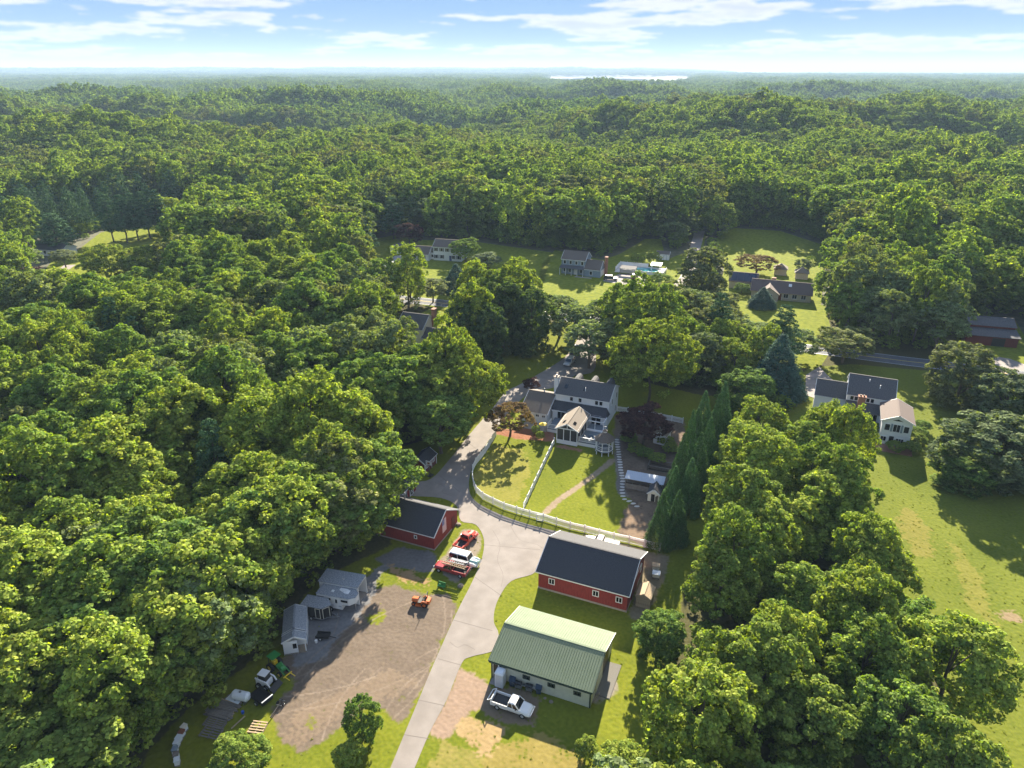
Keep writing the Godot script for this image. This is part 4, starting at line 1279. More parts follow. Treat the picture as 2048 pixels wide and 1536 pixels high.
func make_sheds() -> void:
	var t := thing("garden_shed", "dark red garden shed with white trim beside the hoop", "shed", Vector3(-15.9, 0, -111.4), deg_to_rad(-22.5))
	gable(t, at(0, 0, 0, PI / 2), 4.1, 2.8, 2.0, 2.95, 0.2, 0.2, M.darkred, M.shingle, M.white)
	for z in [-2.05, 2.05]:
		for x in [-1.38, 1.38]: bx(t, "corner_trim", Vector3(x, 1.0, z), Vector3(0.16, 2.0, 0.16), M.white)
	door(t, at(1.41, 0.05, 0.2, XP), 0.8, 1.8, M.darkred, M.white)
	for z in [-1.0, 1.4]: window(t, at(1.41, 1.3, z, XP), 0.5, 0.6, 1, M.white)
	t = thing("tool_shed", "low red shed with white crossed doors against the trees", "shed", Vector3(-18.75, 0, -101.9), deg_to_rad(-22.5))
	gable(t, at(0, 0, 0, PI / 2), 5.2, 2.9, 2.0, 2.9, 0.2, 0.2, M.red, M.shingle, M.white)
	for z in [-1.0, 1.1]:
		var d := bx(t, "door", Vector3(1.47, 0.95, z), Vector3(0.06, 1.8, 1.1), M.red)
		part(d, "crossed_boards", MB.new().beam(Vector3(0.05, -0.85, -0.5), Vector3(0.05, 0.85, 0.5), 0.04, 0.1).beam(Vector3(0.05, -0.85, 0.5), Vector3(0.05, 0.85, -0.5), 0.04, 0.1), M.white)
		window(d, at(0.035, 0, 0, XP), 1.0, 1.7, 0, M.white, "frame")
	# wooden shed at the end of the red barn
	t = thing("wooden_shed", "small unpainted board shed behind the end of the red barn", "shed", Vector3(17.95, 0, -75.9), deg_to_rad(-22.9))
	gable(t, at(0, 0, 0, PI / 2), 2.6, 1.9, 1.7, 2.25, 0.12, 0.1, M.wood, M.lumber, M.wood)
	for i in 8: bx(t, "plank", Vector3(-0.84 + i * 0.24, 0.85, 1.31), Vector3(0.22, 1.66 + (0.08 if i in [3, 4] else 0.0), 0.03), M.wood)
	# white shed in the trees, with a porch at its near end
	t = thing("porch_shed", "white shed with panelled doors and open corner porch", "shed", Vector3(-27.3, 0, -69.3), deg_to_rad(-76.5))
	var L := 5.6
	gable(t, at(-0.6, 0, 0), L - 1.2, 2.7, 2.1, 2.75, 0.12, 0.15, M.siding, M.roof_grey, M.white)
	gable(t, at(2.2, 0, 0), 1.3, 2.7, 2.1, 2.75, 0.12, 0.15, M.siding, M.roof_grey, M.white, false)
	bx(t, "porch_floor", Vector3(2.2, 0.12, 0), Vector3(1.3, 0.2, 2.6), M.wood)
	bx(t, "post", Vector3(2.78, 1.05, -1.25), Vector3(0.12, 2.1, 0.12), M.white)
	bx(t, "porch_wall", Vector3(2.8, 1.05, 0.5), Vector3(0.1, 2.1, 1.7), M.siding)
	window(t, at(2.86, 1.3, 0.0, XP), 0.5, 0.8, 0, M.white)
	for i in 4: bx(t, "door_panel", Vector3(-2.3 + i * 0.95, 1.02, -1.38), Vector3(0.86, 1.9, 0.05), M.siding)
	for i in 5: bx(t, "door_joint", Vector3(-2.77 + i * 0.95, 1.02, -1.38), Vector3(0.06, 1.9, 0.07), M.bluegrey)
	# white shed in the garden
	t = thing("white_shed", "small white shed half hidden under the purple-leaved tree", "shed", Vector3(29.0, 0, -121.2), deg_to_rad(-30))
	gable(t, at(0, 0, 0, PI / 2), 3.2, 2.4, 1.9, 2.7, 0.12, 0.12, M.siding, M.shingle_tan, M.white)
	window(t, at(0.35, 1.2, 1.61), 0.55, 0.5, 1, M.white, "window", M.black)
	# chicken coop: long wire run under a metal roof, and a gabled hen house
	t = thing("chicken_run", "long timber-framed chicken run under shiny metal roof", "coop", Vector3(22.7, 0, -104.2), deg_to_rad(-20))
	part(t, "roof", MB.new().slab([Vector3(-3.3, 2.05, 1.15), Vector3(3.3, 2.05, 1.15), Vector3(3.3, 2.35, -1.2), Vector3(-3.3, 2.35, -1.2)], 0.05), M.galv)
	for i in 6:
		for z in [1.05, -1.1]: bx(t, "post", Vector3(-3.15 + i * 1.26, 1.02, z), Vector3(0.09, 2.04, 0.09), M.wood_grey)
	for y in [0.1, 1.05, 1.95]: bx(t, "rail", Vector3(0, y, 1.05), Vector3(6.3, 0.08, 0.06), M.wood_grey)
	bx(t, "wire_mesh", Vector3(0, 0.55, 1.02), Vector3(6.2, 0.9, 0.02), M.wood_grey)
	bx(t, "back_wall", Vector3(0, 1.0, -1.08), Vector3(6.2, 2.0, 0.05), M.wood_grey)
	t = thing("hen_house", "cream gabled hen house with dark roof beside the run", "coop", Vector3(23.9, 0, -101.3), deg_to_rad(-20))
	gable(t, at(0, 0, 0, PI / 2), 2.5, 1.9, 1.55, 2.35, 0.15, 0.15, M.cream, M.shingle, M.white)
	bx(t, "doorway", Vector3(-0.1, 0.75, 1.26), Vector3(0.6, 1.4, 0.04), M.black)
	bx(t, "open_door", Vector3(0.55, 0.7, 1.5), Vector3(0.55, 1.35, 0.05), M.wood, 0.9)
	# raised bed fenced with timber
	t = thing("garden_pen", "dark timber garden pen behind the chicken run", "pen", Vector3(26.8, 0, -110.6), deg_to_rad(-20))
	for s in [[Vector3(-2.2, 0, 1.0), Vector3(2.2, 0, 1.0)], [Vector3(2.2, 0, 1.0), Vector3(2.2, 0, -1.2)], [Vector3(2.2, 0, -1.2), Vector3(-2.2, 0, -1.2)], [Vector3(-2.2, 0, -1.2), Vector3(-2.2, 0, 1.0)]]:
		rail(t, s[0], s[1], 0.95, M.wood_grey, "side_rail")
	bx(t, "bed", Vector3(0, 0.2, -0.1), Vector3(4.2, 0.3, 2.0), plain(lin(0.05, 0.035, 0.025), 1.0))


func make_main_house() -> void:
	var t := thing("white_house", "white two-storey house with screened porch, deck and low garage wing", "house", Vector3(15.6, 0, -133.5), deg_to_rad(-21.5))
	var g := at(0, 0, 0)
	gable(t, g, 11.2, 8.0, 5.4, 7.3, 0.3, 0.2, M.siding, M.shingle_old, M.white)
	# lean-to along the back of the ground floor
	bx(t, "wall", Vector3(0, 1.3, 4.95), Vector3(11.1, 2.6, 1.96), M.siding)
	part(t, "lower_roof", MB.new().slab([Vector3(-5.75, 2.62, 6.3), Vector3(5.75, 2.62, 6.3), Vector3(5.2, 3.85, 4.02), Vector3(-5.75, 3.85, 4.02)], 0.1), M.shingle)
	part(t, "lower_roof", MB.new().slab([Vector3(5.75, 2.62, 6.3), Vector3(5.95, 2.62, 4.02), Vector3(5.2, 3.85, 4.02)], 0.1), M.shingle)
	bx(t, "eave_board", Vector3(0, 2.55, 6.3), Vector3(11.5, 0.16, 0.06), M.white)
	for x in [-2.2, -0.4, 3.05, 3.95]: window(t, at(x, 4.65, 4.01), 0.62, 0.85, 0, M.white)
	for s in [[-3.9, 3.9], [0.1, 2.2]]:
		var z: float = 2.2
		var y := 7.3 - 1.9 / 4.0 * z
		part(t, "skylight", MB.new().box(Vector3(s[0], y + 0.16, z), Vector3(0.6, 0.1, 1.0), Basis(Vector3.RIGHT, 0.443)), M.glass)
	part(t, "vent_pipe", MB.new().tube(Vector3(0.3, 6.2, 2.7), Vector3(0.3, 6.95, 2.7), 0.08, 0.08, 6), M.white)
	# white chimney against the gable
	bx(t, "chimney", Vector3(-6.0, 4.1, 2.2), Vector3(0.75, 8.2, 1.1), M.siding)
	bx(t, "chimney_cap", Vector3(-6.0, 8.27, 2.2), Vector3(0.95, 0.14, 1.3), M.concrete)
	bx(t, "flue", Vector3(-6.0, 8.5, 2.2), Vector3(0.3, 0.36, 0.3), M.black)
	# round-headed dormers on the far slope
	for x in [-2.6, 0.9, 4.2]:
		var rs := []
		for z in [-0.6, -3.2]:
			var ring := []
			for i in 9:
				var a := PI * i / 8.0
				ring.append(Vector3(x - cos(a) * 0.85, 5.9 + sin(a) * 1.5, z))
			rs.append(ring)
		part(t, "dormer", MB.new().rings(rs), M.shingle_old)
	for z in [-2.2, 1.4]: window(t, at(5.61, 4.2, z, XP), 0.75, 1.2, 0, M.white)
	window(t, at(5.61, 1.5, -1.6, XP), 0.75, 1.2, 0, M.white)
	# back doors
	window(t, at(-3.7, 1.55, 5.94), 1.5, 1.9, 1, M.white, "patio_door")
	window(t, at(3.6, 1.75, 5.94), 1.9, 1.9, 1, M.white, "patio_door")
	# garage wing
	gable(t, at(-8.75, 0, 3.0), 5.6, 10.4, 2.45, 4.6, 0.25, 0.2, M.siding, M.shingle_brown, M.white)
	for x in [-8.0, -6.7]: window(t, at(x, 1.75, 8.21), 0.62, 0.45, 1, M.white)
	part(t, "vent_pipe", MB.new().tube(Vector3(-8.4, 4.5, 2.9), Vector3(-8.4, 5.25, 2.9), 0.16, 0.16, 8), M.white)
	part(t, "vent_hood", MB.new().tube(Vector3(-8.4, 5.25, 2.9), Vector3(-8.4, 5.5, 2.9), 0.24, 0.1, 8), M.black)
	# screened porch with a gabled roof
	var p := at(0.35, 0, 11.2, -PI / 2)
	gable(t, p, 7.6, 4.1, 3.5, 4.65, 0.32, 0.3, M.screen, M.shingle_tan, M.white, false)
	bx(t, "porch_floor", Vector3(0.35, 0.55, 11.2), Vector3(4.1, 0.7, 7.5), M.white)
	bx(t, "screen", Vector3(0.35, 2.2, 14.9), Vector3(3.9, 2.6, 0.04), M.screen)
	for x in [-1.62, 2.32]: bx(t, "screen", Vector3(x, 2.2, 11.3), Vector3(0.04, 2.6, 7.1), M.screen)
	part(t, "screen", MB.new().slab([Vector3(-1.6, 3.5, 14.92), Vector3(2.3, 3.5, 14.92), Vector3(0.35, 4.55, 14.9)], 0.03), M.screen, "triangular gable screen")
	for i in 4: bx(t, "post", Vector3(-1.65 + i * 1.333, 2.2, 14.95), Vector3(0.13, 2.6, 0.13), M.white)
	for x in [-1.65, 2.35]:
		for z in [8.0, 10.2, 12.5]: bx(t, "post", Vector3(x, 2.2, z), Vector3(0.13, 2.6, 0.13), M.white)
		bx(t, "beam", Vector3(x, 3.5, 11.2), Vector3(0.14, 0.2, 7.6), M.white)
	bx(t, "beam", Vector3(0.35, 3.5, 14.95), Vector3(4.2, 0.2, 0.16), M.white)
	bx(t, "beam", Vector3(0.35, 0.95, 14.95), Vector3(4.2, 0.2, 0.14), M.white)
	bx(t, "king_post", Vector3(0.35, 4.05, 14.95), Vector3(0.13, 1.0, 0.13), M.white)
	for s in [-1.0, 1.0]: part(t, "skylight", MB.new().box(Vector3(0.35 + 1.05 * s, 4.22, 13.4), Vector3(0.55, 0.06, 1.0), Basis(Vector3.BACK, -0.511 * s)), M.glass)
	# deck
	bx(t, "deck", Vector3(4.25, 0.82, 10.1), Vector3(3.7, 0.16, 8.2), M.deck)
	bx(t, "deck_skirt", Vector3(4.25, 0.42, 14.15), Vector3(3.7, 0.66, 0.08), M.white)
	bx(t, "deck_skirt", Vector3(6.06, 0.42, 10.1), Vector3(0.08, 0.66, 8.2), M.white)
	var y0 := 0.9
	rail(t, Vector3(2.5, y0, 14.1), Vector3(6.0, y0, 14.1), 0.95, M.white)
	rail(t, Vector3(6.0, y0, 9.0), Vector3(6.0, y0, 13.0), 0.95, M.white)
	for q in [Vector3(2.55, 0, 6.6), Vector3(5.9, 0, 6.6), Vector3(2.55, 0, 9.0), Vector3(5.9, 0, 9.0), Vector3(4.2, 0, 9.0)]:
		bx(t, "post", q + Vector3(0, 1.9, 0), Vector3(0.13, 2.2, 0.13), M.white)
	bx(t, "beam", Vector3(4.25, 3.0, 9.0), Vector3(3.5, 0.14, 0.12), M.white)
	for x in [2.55, 5.9]: bx(t, "beam", Vector3(x, 3.0, 7.8), Vector3(0.12, 0.14, 2.5), M.white)
	bx(t, "step", Vector3(4.25, 1.02, 8.95), Vector3(3.5, 0.22, 0.5), M.white)
	# left deck
	bx(t, "deck", Vector3(-3.35, 0.75, 8.5), Vector3(3.2, 0.16, 5.0), M.deck)
	bx(t, "deck_skirt", Vector3(-3.35, 0.38, 11.02), Vector3(3.2, 0.6, 0.08), M.white)
	rail(t, Vector3(-4.9, 0.83, 11.0), Vector3(-1.9, 0.83, 11.0), 0.95, M.white)
	rail(t, Vector3(-4.9, 0.83, 8.6), Vector3(-4.9, 0.83, 10.6), 0.95, M.white)
	structure("patio", box_mesh(Vector3(5.4, 0.1, 3.0)), M.concrete, t.transform * Vector3(-7.8, 0.05, 9.8), "concrete patio behind the garage wing", "patio").rotation.y = t.rotation.y
	# furniture
	var u := thing("patio_umbrella", "folded-out yellow umbrella on the garage patio", "umbrella", t.transform * Vector3(-5.6, 0.1, 11.6), 0.3)
	var cone := MB.new()
	for i in 8:
		var a := TAU * i / 8
		var b := TAU * (i + 1) / 8
		cone.tri(Vector3(0, 2.15, 0), Vector3(cos(a) * 0.85, 1.75, sin(a) * 0.85), Vector3(cos(b) * 0.85, 1.75, sin(b) * 0.85))
	part(u, "canopy", cone, M.yellow)
	part(u, "pole", MB.new().tube(Vector3.ZERO, Vector3(0, 2.2, 0), 0.03, 0.03, 6), M.white)
	var k := thing("deck_table", "round table with white chairs on the deck", "table", t.transform * Vector3(4.4, 0.9, 12.6), 0.0)
	part(k, "top", MB.new().tube(Vector3(0, 0.68, 0), Vector3(0, 0.73, 0), 0.5, 0.5, 12), M.glass)
	part(k, "pedestal", MB.new().tube(Vector3.ZERO, Vector3(0, 0.68, 0), 0.05, 0.05, 6), M.black)
	for i in 3:
		var c := thing("deck_chair", ["white chair beside the round deck table", "white chair on the porch side of the deck table", "white chair by the deck railing"][i], "chair", t.transform * Vector3(4.4 + [0.95, -0.9, 0.1][i], 0.9, 12.6 + [0.2, 0.3, 0.95][i]), i * 2.0)
		bx(c, "seat", Vector3(0, 0.42, 0), Vector3(0.45, 0.05, 0.45), M.white)
		bx(c, "backrest", Vector3(0, 0.7, -0.21), Vector3(0.45, 0.5, 0.04), M.white)
		for x in [-0.19, 0.19]:
			for z in [-0.19, 0.19]: bx(c, "leg", Vector3(x, 0.2, z), Vector3(0.04, 0.4, 0.04), M.white)
	# gazebo at the corner of the deck
	var gz := thing("gazebo", "white octagonal gazebo with shingled roof at the deck corner", "gazebo", t.transform * Vector3(7.7, 0, 15.0), t.rotation.y)
	var fl := MB.new()
	fl.tube(Vector3(0, 0.75, 0), Vector3(0, 0.92, 0), 1.72, 1.72, 8)
	part(gz, "floor", fl, M.deck)
	for i in 8:
		var a := TAU * (i + 0.0) / 8
		var b := TAU * (i + 1.0) / 8
		var pa := Vector3(cos(a) * 1.62, 0, sin(a) * 1.62)
		var pb := Vector3(cos(b) * 1.62, 0, sin(b) * 1.62)
		bx(gz, "post", pa + Vector3(0, 1.5, 0), Vector3(0.13, 3.0, 0.13), M.white, -a)
		part(gz, "railing", MB.new().beam(pa + Vector3(0, 1.8, 0), pb + Vector3(0, 1.8, 0), 0.08, 0.08).beam(pa + Vector3(0, 0.98, 0), pb + Vector3(0, 0.98, 0), 0.08, 0.16).beam(pa + Vector3(0, 1.4, 0), pb + Vector3(0, 1.4, 0), 0.04, 0.05), M.white)
		part(gz, "header", MB.new().beam(pa + Vector3(0, 2.92, 0), pb + Vector3(0, 2.92, 0), 0.1, 0.18), M.white)
		var ra := Vector3(cos(a) * 2.0, 2.95, sin(a) * 2.0)
		var rb := Vector3(cos(b) * 2.0, 2.95, sin(b) * 2.0)
		part(gz, "roof_panel", MB.new().slab([ra, rb, Vector3(cos(b) * 0.35, 4.3, sin(b) * 0.35), Vector3(cos(a) * 0.35, 4.3, sin(a) * 0.35)], 0.06), M.shingle_brown)
	part(gz, "cupola", MB.new().tube(Vector3(0, 4.2, 0), Vector3(0, 4.6, 0), 0.32, 0.32, 8), M.white)
	part(gz, "cupola_roof", MB.new().tube(Vector3(0, 4.6, 0), Vector3(0, 4.95, 0), 0.5, 0.03, 8), M.shingle_brown)
	part(gz, "weathervane", MB.new().tube(Vector3(0, 4.9, 0), Vector3(0, 5.6, 0), 0.02, 0.02, 5).box(Vector3(0, 5.45, 0), Vector3(0.5, 0.12, 0.03)), M.white)

func make_right_house() -> void:
	var t := thing("neighbour_house", "white house with brick chimney and raised gabled sunroom", "house", Vector3(74.0, 0, -133.5), deg_to_rad(-24))
	gable(t, at(0, 0, 0), 8.7, 9.2, 5.5, 8.2, 0.2, 0.15, M.siding, M.shingle_old, M.white)
	gable(t, at(-7.3, 0, -0.3), 5.9, 5.8, 3.5, 5.9, 0.2, 0.15, M.siding, M.shingle_old, M.white)
	bx(t, "wall", Vector3(0, 1.45, 5.55), Vector3(8.6, 2.9, 1.9), M.siding)
	part(t, "lower_roof", MB.new().slab([Vector3(-4.45, 2.9, 6.8), Vector3(4.45, 2.9, 6.8), Vector3(4.45, 4.25, 4.62), Vector3(-4.45, 4.25, 4.62)], 0.1), M.shingle_old)
	bx(t, "brick_base", Vector3(0, 0.5, 5.56), Vector3(8.7, 1.0, 1.98), M.brick)
	for x in [-3.4, -2.6, -0.45, 0.35, 3.1]: window(t, at(x, 4.85, 4.61), 0.62, 0.85, 0, M.white)
	window(t, at(-3.4, 2.0, 6.51), 0.7, 1.2, 0, M.white)
	window(t, at(0.9, 1.9, 6.51), 1.5, 1.6, 1, M.white, "patio_door")
	bx(t, "chimney", Vector3(-1.75, 3.2, 7.0), Vector3(1.3, 6.4, 0.9), M.brick)
	bx(t, "chimney_cap", Vector3(-1.75, 6.45, 7.0), Vector3(1.5, 0.16, 1.1), M.brick)
	for x in [-2.05, -1.45]: part(t, "flue", MB.new().tube(Vector3(x, 6.5, 7.0), Vector3(x, 6.8, 7.0), 0.17, 0.15, 8), M.black)
	for q in [Vector3(-0.6, 7.5, 1.2), Vector3(1.4, 7.0, 2.4)]:
		part(t, "vent_pipe", MB.new().tube(q - Vector3(0, 0.3, 0), q + Vector3(0, 0.55, 0), 0.1, 0.1, 6), M.white)
	# sunroom on a lower storey
	gable(t, at(4.6, 0, 9.6, -PI / 2), 7.8, 5.1, 5.2, 6.4, 0.4, 0.35, M.siding, M.shingle_mauve, M.white)
	bx(t, "floor_band", Vector3(4.6, 2.35, 13.52), Vector3(5.2, 0.16, 0.06), M.white)
	window(t, at(3.0, 3.75, 13.51), 0.85, 1.25, 0, M.white)
	window(t, at(6.25, 3.75, 13.51), 0.85, 1.25, 0, M.white)
	window(t, at(4.6, 3.75, 13.51), 1.15, 1.5, 1, M.white, "window", M.bluegrey)
	part(t, "gable_window", MB.new().slab([Vector3(3.7, 5.25, 13.54), Vector3(5.5, 5.25, 13.54), Vector3(4.6, 5.62, 13.52)], 0.03), M.glass)
	for z in [8.3, 10.2, 12.0]: window(t, at(7.16, 3.75, z, XP), 1.0, 1.4, 0, M.white)
	window(t, at(2.75, 1.25, 13.51), 0.95, 0.9, 1, M.white)
	door(t, at(4.1, 0.05, 13.51), 0.8, 1.95, M.glass, M.white)
	window(t, at(5.55, 1.2, 13.51), 1.3, 0.95, 2, M.white)
	bx(t, "corner_post", Vector3(7.1, 1.2, 13.7), Vector3(0.16, 2.4, 0.16), M.white)
	structure("brick_terrace", box_mesh(Vector3(6.2, 0.14, 3.2)), M.brick, t.transform * Vector3(4.7, 0.06, 15.1), "brick terrace below the sunroom", "terrace").rotation.y = t.rotation.y
	# raised redwood deck with stairs
	bx(t, "deck", Vector3(-5.0, 2.15, 7.9), Vector3(2.9, 0.16, 5.0), M.redwood)
	for s in [[Vector3(-6.4, 2.23, 10.35), Vector3(-3.6, 2.23, 10.35)], [Vector3(-6.4, 2.23, 5.6), Vector3(-6.4, 2.23, 10.0)]]:
		rail(t, s[0], s[1], 0.95, M.redwood)
	for x in [-6.3, -3.7]:
		for z in [6.0, 10.2]: bx(t, "post", Vector3(x, 1.05, z), Vector3(0.16, 2.1, 0.16), M.redwood)
	for i in 9: bx(t, "stair_tread", Vector3(-2.9, 2.0 - i * 0.22, 9.0 + i * 0.42), Vector3(1.1, 0.06, 0.36), M.redwood)
	for x in [-3.45, -2.35]: part(t, "stair_rail", MB.new().beam(Vector3(x, 3.0, 8.9), Vector3(x, 1.1, 12.6), 0.08, 0.1).beam(Vector3(x, 2.0, 8.9), Vector3(x, 0.15, 12.6), 0.06, 0.22), M.redwood)
	bx(t, "planter", Vector3(-5.9, 2.6, 6.2), Vector3(0.9, 0.6, 0.9), M.redwood)

func far_house(called: String, label: String, at_: Vector3, turn: float) -> Node3D:
	return thing(called, label, "house", at_, deg_to_rad(turn))

func make_far_houses() -> void:
	# blue two-storey house with a lower wing
	var t := far_house("blue_house", "blue-grey two-storey house with porch and brick chimney near the pool", Vector3(24.54, 0, -241.34), -22)
	gable(t, at(-3.5, 0, -3.6), 8.6, 7.0, 5.3, 7.5, 0.3, 0.2, M.bluegrey, M.shingle_brown, M.white)
	gable(t, at(3.6, 0, -2.4), 5.6, 6.6, 2.7, 5.2, 0.25, 0.2, M.bluegrey, M.shingle_brown, M.white)
	part(t, "porch_roof", MB.new().slab([Vector3(-8.0, 2.5, 1.9), Vector3(0.8, 2.5, 1.9), Vector3(0.8, 3.2, -0.08), Vector3(-8.0, 3.2, -0.08)], 0.1), M.shingle_old)
	for i in 5: bx(t, "porch_post", Vector3(-7.8 + i * 2.1, 1.25, 1.75), Vector3(0.14, 2.5, 0.14), M.white)
	for i in 4: window(t, at(-6.6 + i * 2.1, 4.2, -0.09), 0.8, 1.15, 0, M.white)
	for x in [-6.6, -4.6, -0.6]: window(t, at(x, 1.4, -0.09), 0.8, 1.2, 0, M.white)
	door(t, at(-2.6, 0.05, -0.09), 0.95, 2.0, M.white, M.white)
	window(t, at(3.2, 1.4, 0.91), 0.9, 1.2, 0, M.white)
	bx(t, "garage_door", Vector3(6.42, 1.1, -2.4), Vector3(0.06, 2.1, 4.6), M.white)
	bx(t, "chimney", Vector3(7.2, 3.0, -4.2), Vector3(0.9, 6.2, 1.1), M.brick)
	bx(t, "chimney_cap", Vector3(7.2, 6.2, -4.2), Vector3(1.1, 0.2, 1.3), M.brick)
	structure("front_walk", box_mesh(Vector3(6.0, 0.08, 1.0)), M.concrete, t.transform * Vector3(1.0, 0.08, 2.6), "pale walk along the blue house", "path").rotation.y = t.rotation.y
	# swimming pool with deck, fences and pool sheds
	var px := Vector3(46.02, 0, -248.02)
	structure("pool_deck", box_mesh(Vector3(17.0, 0.1, 10.5)), M.stone, px + Vector3(0, 0.06, 0), "pale paving round the swimming pool", "paving").rotation.y = deg_to_rad(-20)
	var pm := MB.new()
	pm.tube(Vector3(0, -0.2, 0), Vector3(0, 0.14, 0), 1.0, 1.0, 24)
	var pool := thing("swimming_pool", "turquoise oval swimming pool behind the blue house", "pool", px + Vector3(1.2, 0, -0.4), deg_to_rad(-20))
	var wm := part(pool, "water", pm, plain(lin(0.05, 0.32, 0.36), 0.05))
	wm.scale = Vector3(5.0, 1, 3.4)
	var cp := MB.new()
	for i in 28:
		var a := TAU * i / 28
		var b := TAU * (i + 1) / 28
		cp.beam(Vector3(cos(a) * 5.1, 0.15, sin(a) * 3.5), Vector3(cos(b) * 5.1, 0.15, sin(b) * 3.5), 0.4, 0.1)
	part(pool, "coping", cp, M.stone)
	for i in 4:
		var c := [[Vector3(-6.5, 0, 5.4), Vector3(8.6, 0, 5.4)], [Vector3(8.6, 0, 5.4), Vector3(8.6, 0, -2.0)], [Vector3(-8.6, 0, -5.2), Vector3(1.5, 0, -5.4)], [Vector3(-8.6, 0, -5.2), Vector3(-8.6, 0, 3.0)]]
		var f := thing("pool_fence", ["white fence panel along the front of the pool", "white fence at the field end of the pool", "white fence behind the pool", "white fence between blue house and pool"][i], "fence", px, deg_to_rad(-20))
		var a: Vector3 = c[i][0]
		var b: Vector3 = c[i][1]
		var n := int(a.distance_to(b) / 2.4)
		for k in n + 1: bx(f, "post", a.lerp(b, float(k) / n) + Vector3(0, 0.75, 0), Vector3(0.14, 1.5, 0.14), M.white)
		for k in n:
			part(f, "panel", MB.new().beam(a.lerp(b, float(k) / n) + Vector3(0, 0.7, 0), a.lerp(b, float(k + 1) / n) + Vector3(0, 0.7, 0), 0.05, 1.2), M.siding)
	var ps := thing("pool_shed", "white shed with dark roof beyond the pool fence", "shed", Vector3(57.11, 0, -264.72), deg_to_rad(-15))
	gable(ps, at(0, 0, 0), 4.6, 3.0, 2.2, 3.0, 0.2, 0.2, M.siding, M.shingle_brown, M.white)
	door(ps, at(0.8, 0.05, 1.51), 1.0, 1.8, M.white, M.bluegrey)
	ps = thing("pool_pavilion", "grey-roofed pavilion at the corner of the pool fence", "pavilion", Vector3(51.37, 0, -248.02), deg_to_rad(-20))
	for x in [-1.5, 1.5]:
		for z in [-1.5, 1.5]: bx(ps, "post", Vector3(x, 1.1, z), Vector3(0.16, 2.2, 0.16), M.white)
	part(ps, "roof", MB.new().slab([Vector3(-1.9, 2.25, 1.9), Vector3(1.9, 2.25, 1.9), Vector3(1.9, 2.5, -1.9), Vector3(-1.9, 2.5, -1.9)], 0.12), M.roof_grey)
	ps = thing("carport_tent", "dark flat carport between the blue house and the pool", "carport", Vector3(40.68, 0, -243.31), deg_to_rad(-20))
	part(ps, "roof", MB.new().slab([Vector3(-2.8, 2.2, 1.6), Vector3(2.8, 2.2, 1.6), Vector3(2.8, 2.6, -1.6), Vector3(-2.8, 2.6, -1.6)], 0.12), M.shingle_old)
	for x in [-2.6, 2.6]:
		for z in [-1.4, 1.4]: bx(ps, "post", Vector3(x, 1.1, z), Vector3(0.16, 2.3, 0.16), M.wood)
	# brown ranch house with a solar roof
	t = far_house("ranch_house", "long brown ranch house with front gable and skylight", Vector3(83.44, 0, -212.75), -20)
	gable(t, at(0, 0, -3.8), 17.5, 8.0, 2.6, 5.0, 0.5, 0.4, M.tan, M.shingle_mauve, M.lumber)
	gable(t, at(-3.6, 0, 0.2, -PI / 2), 5.0, 5.6, 2.6, 4.4, 0.4, 0.4, M.tan, M.shingle_mauve, M.lumber)
	bx(t, "chimney", Vector3(-2.6, 3.2, -5.4), Vector3(1.3, 4.6, 1.0), M.brick)
	part(t, "skylight", MB.new().box(Vector3(2.4, 4.3, -2.2), Vector3(0.9, 0.12, 1.1), Basis(Vector3.RIGHT, 0.54)), M.white)
	for x in [1.5, 4.0, 6.6]: window(t, at(x, 1.5, 0.21), 1.3, 1.2, 1, M.white)
	window(t, at(-3.6, 1.4, 2.71), 2.2, 1.5, 2, M.white)
	door(t, at(-0.2, 0.05, 0.21), 0.95, 2.0, M.redwood, M.white)
	var sw := thing("solar_wing", "brown wing with blue-black solar panels on its roof", "building", Vector3(75.01, 0, -224.23), deg_to_rad(-20))
	gable(sw, at(0, 0, -4.0), 8.6, 7.4, 2.5, 4.6, 0.3, 0.3, M.tan, M.shingle_mauve, M.lumber)
	var sp := plain(lin(0.012, 0.02, 0.045), 0.12)
	for i in 4:
		for j in 2:
			var f := (j + 0.5) / 2.0
			part(sw, "solar_panel", MB.new().box(Vector3(-2.9 + i * 1.95, lerpf(2.75, 4.55, f), -4.0 + lerpf(3.5, 0.3, f)), Vector3(1.86, 0.06, 1.86), Basis(Vector3.RIGHT, 0.516)), sp)
	window(sw, at(1.0, 1.4, -0.29), 1.4, 1.2, 1, M.white)
	# pyramid-roofed summerhouses behind the ranch
	for q in [[Vector3(93.97, 0, -243.31), "tan-roofed summerhouse behind the ranch house"], [Vector3(99.41, 0, -238.12), "second tan-roofed summerhouse beside the field bushes"]]:
		var s := thing("summerhouse", q[1], "summerhouse", q[0], deg_to_rad(-20))
		bx(s, "wall", Vector3(0, 1.1, 0), Vector3(4.0, 2.2, 4.0), M.tan)
		var rf := MB.new()
		var c4 := [Vector3(-2.4, 2.2, 2.4), Vector3(2.4, 2.2, 2.4), Vector3(2.4, 2.2, -2.4), Vector3(-2.4, 2.2, -2.4)]
		for i in 4: rf.slab([c4[i], c4[(i + 1) % 4], Vector3(0, 3.9, 0)], 0.08)
		part(s, "roof", rf, M.shingle_tan)
	# white colonial house
	t = far_house("colonial_house", "white colonial house with dark shutters and low garage wing", Vector3(-24.14, 0, -261.68), -14)
	gable(t, at(0, 0, -3.7), 11.0, 7.2, 5.2, 7.2, 0.3, 0.25, M.siding, M.shingle_brown, M.white)
	gable(t, at(-10.6, 0, -1.6), 7.6, 6.6, 2.5, 4.7, 0.3, 0.2, M.siding, M.shingle_brown, M.white)
	gable(t, at(-6.3, 0, -3.4), 2.2, 5.0, 2.7, 4.3, 0.2, 0.05, M.siding, M.shingle_brown, M.white)
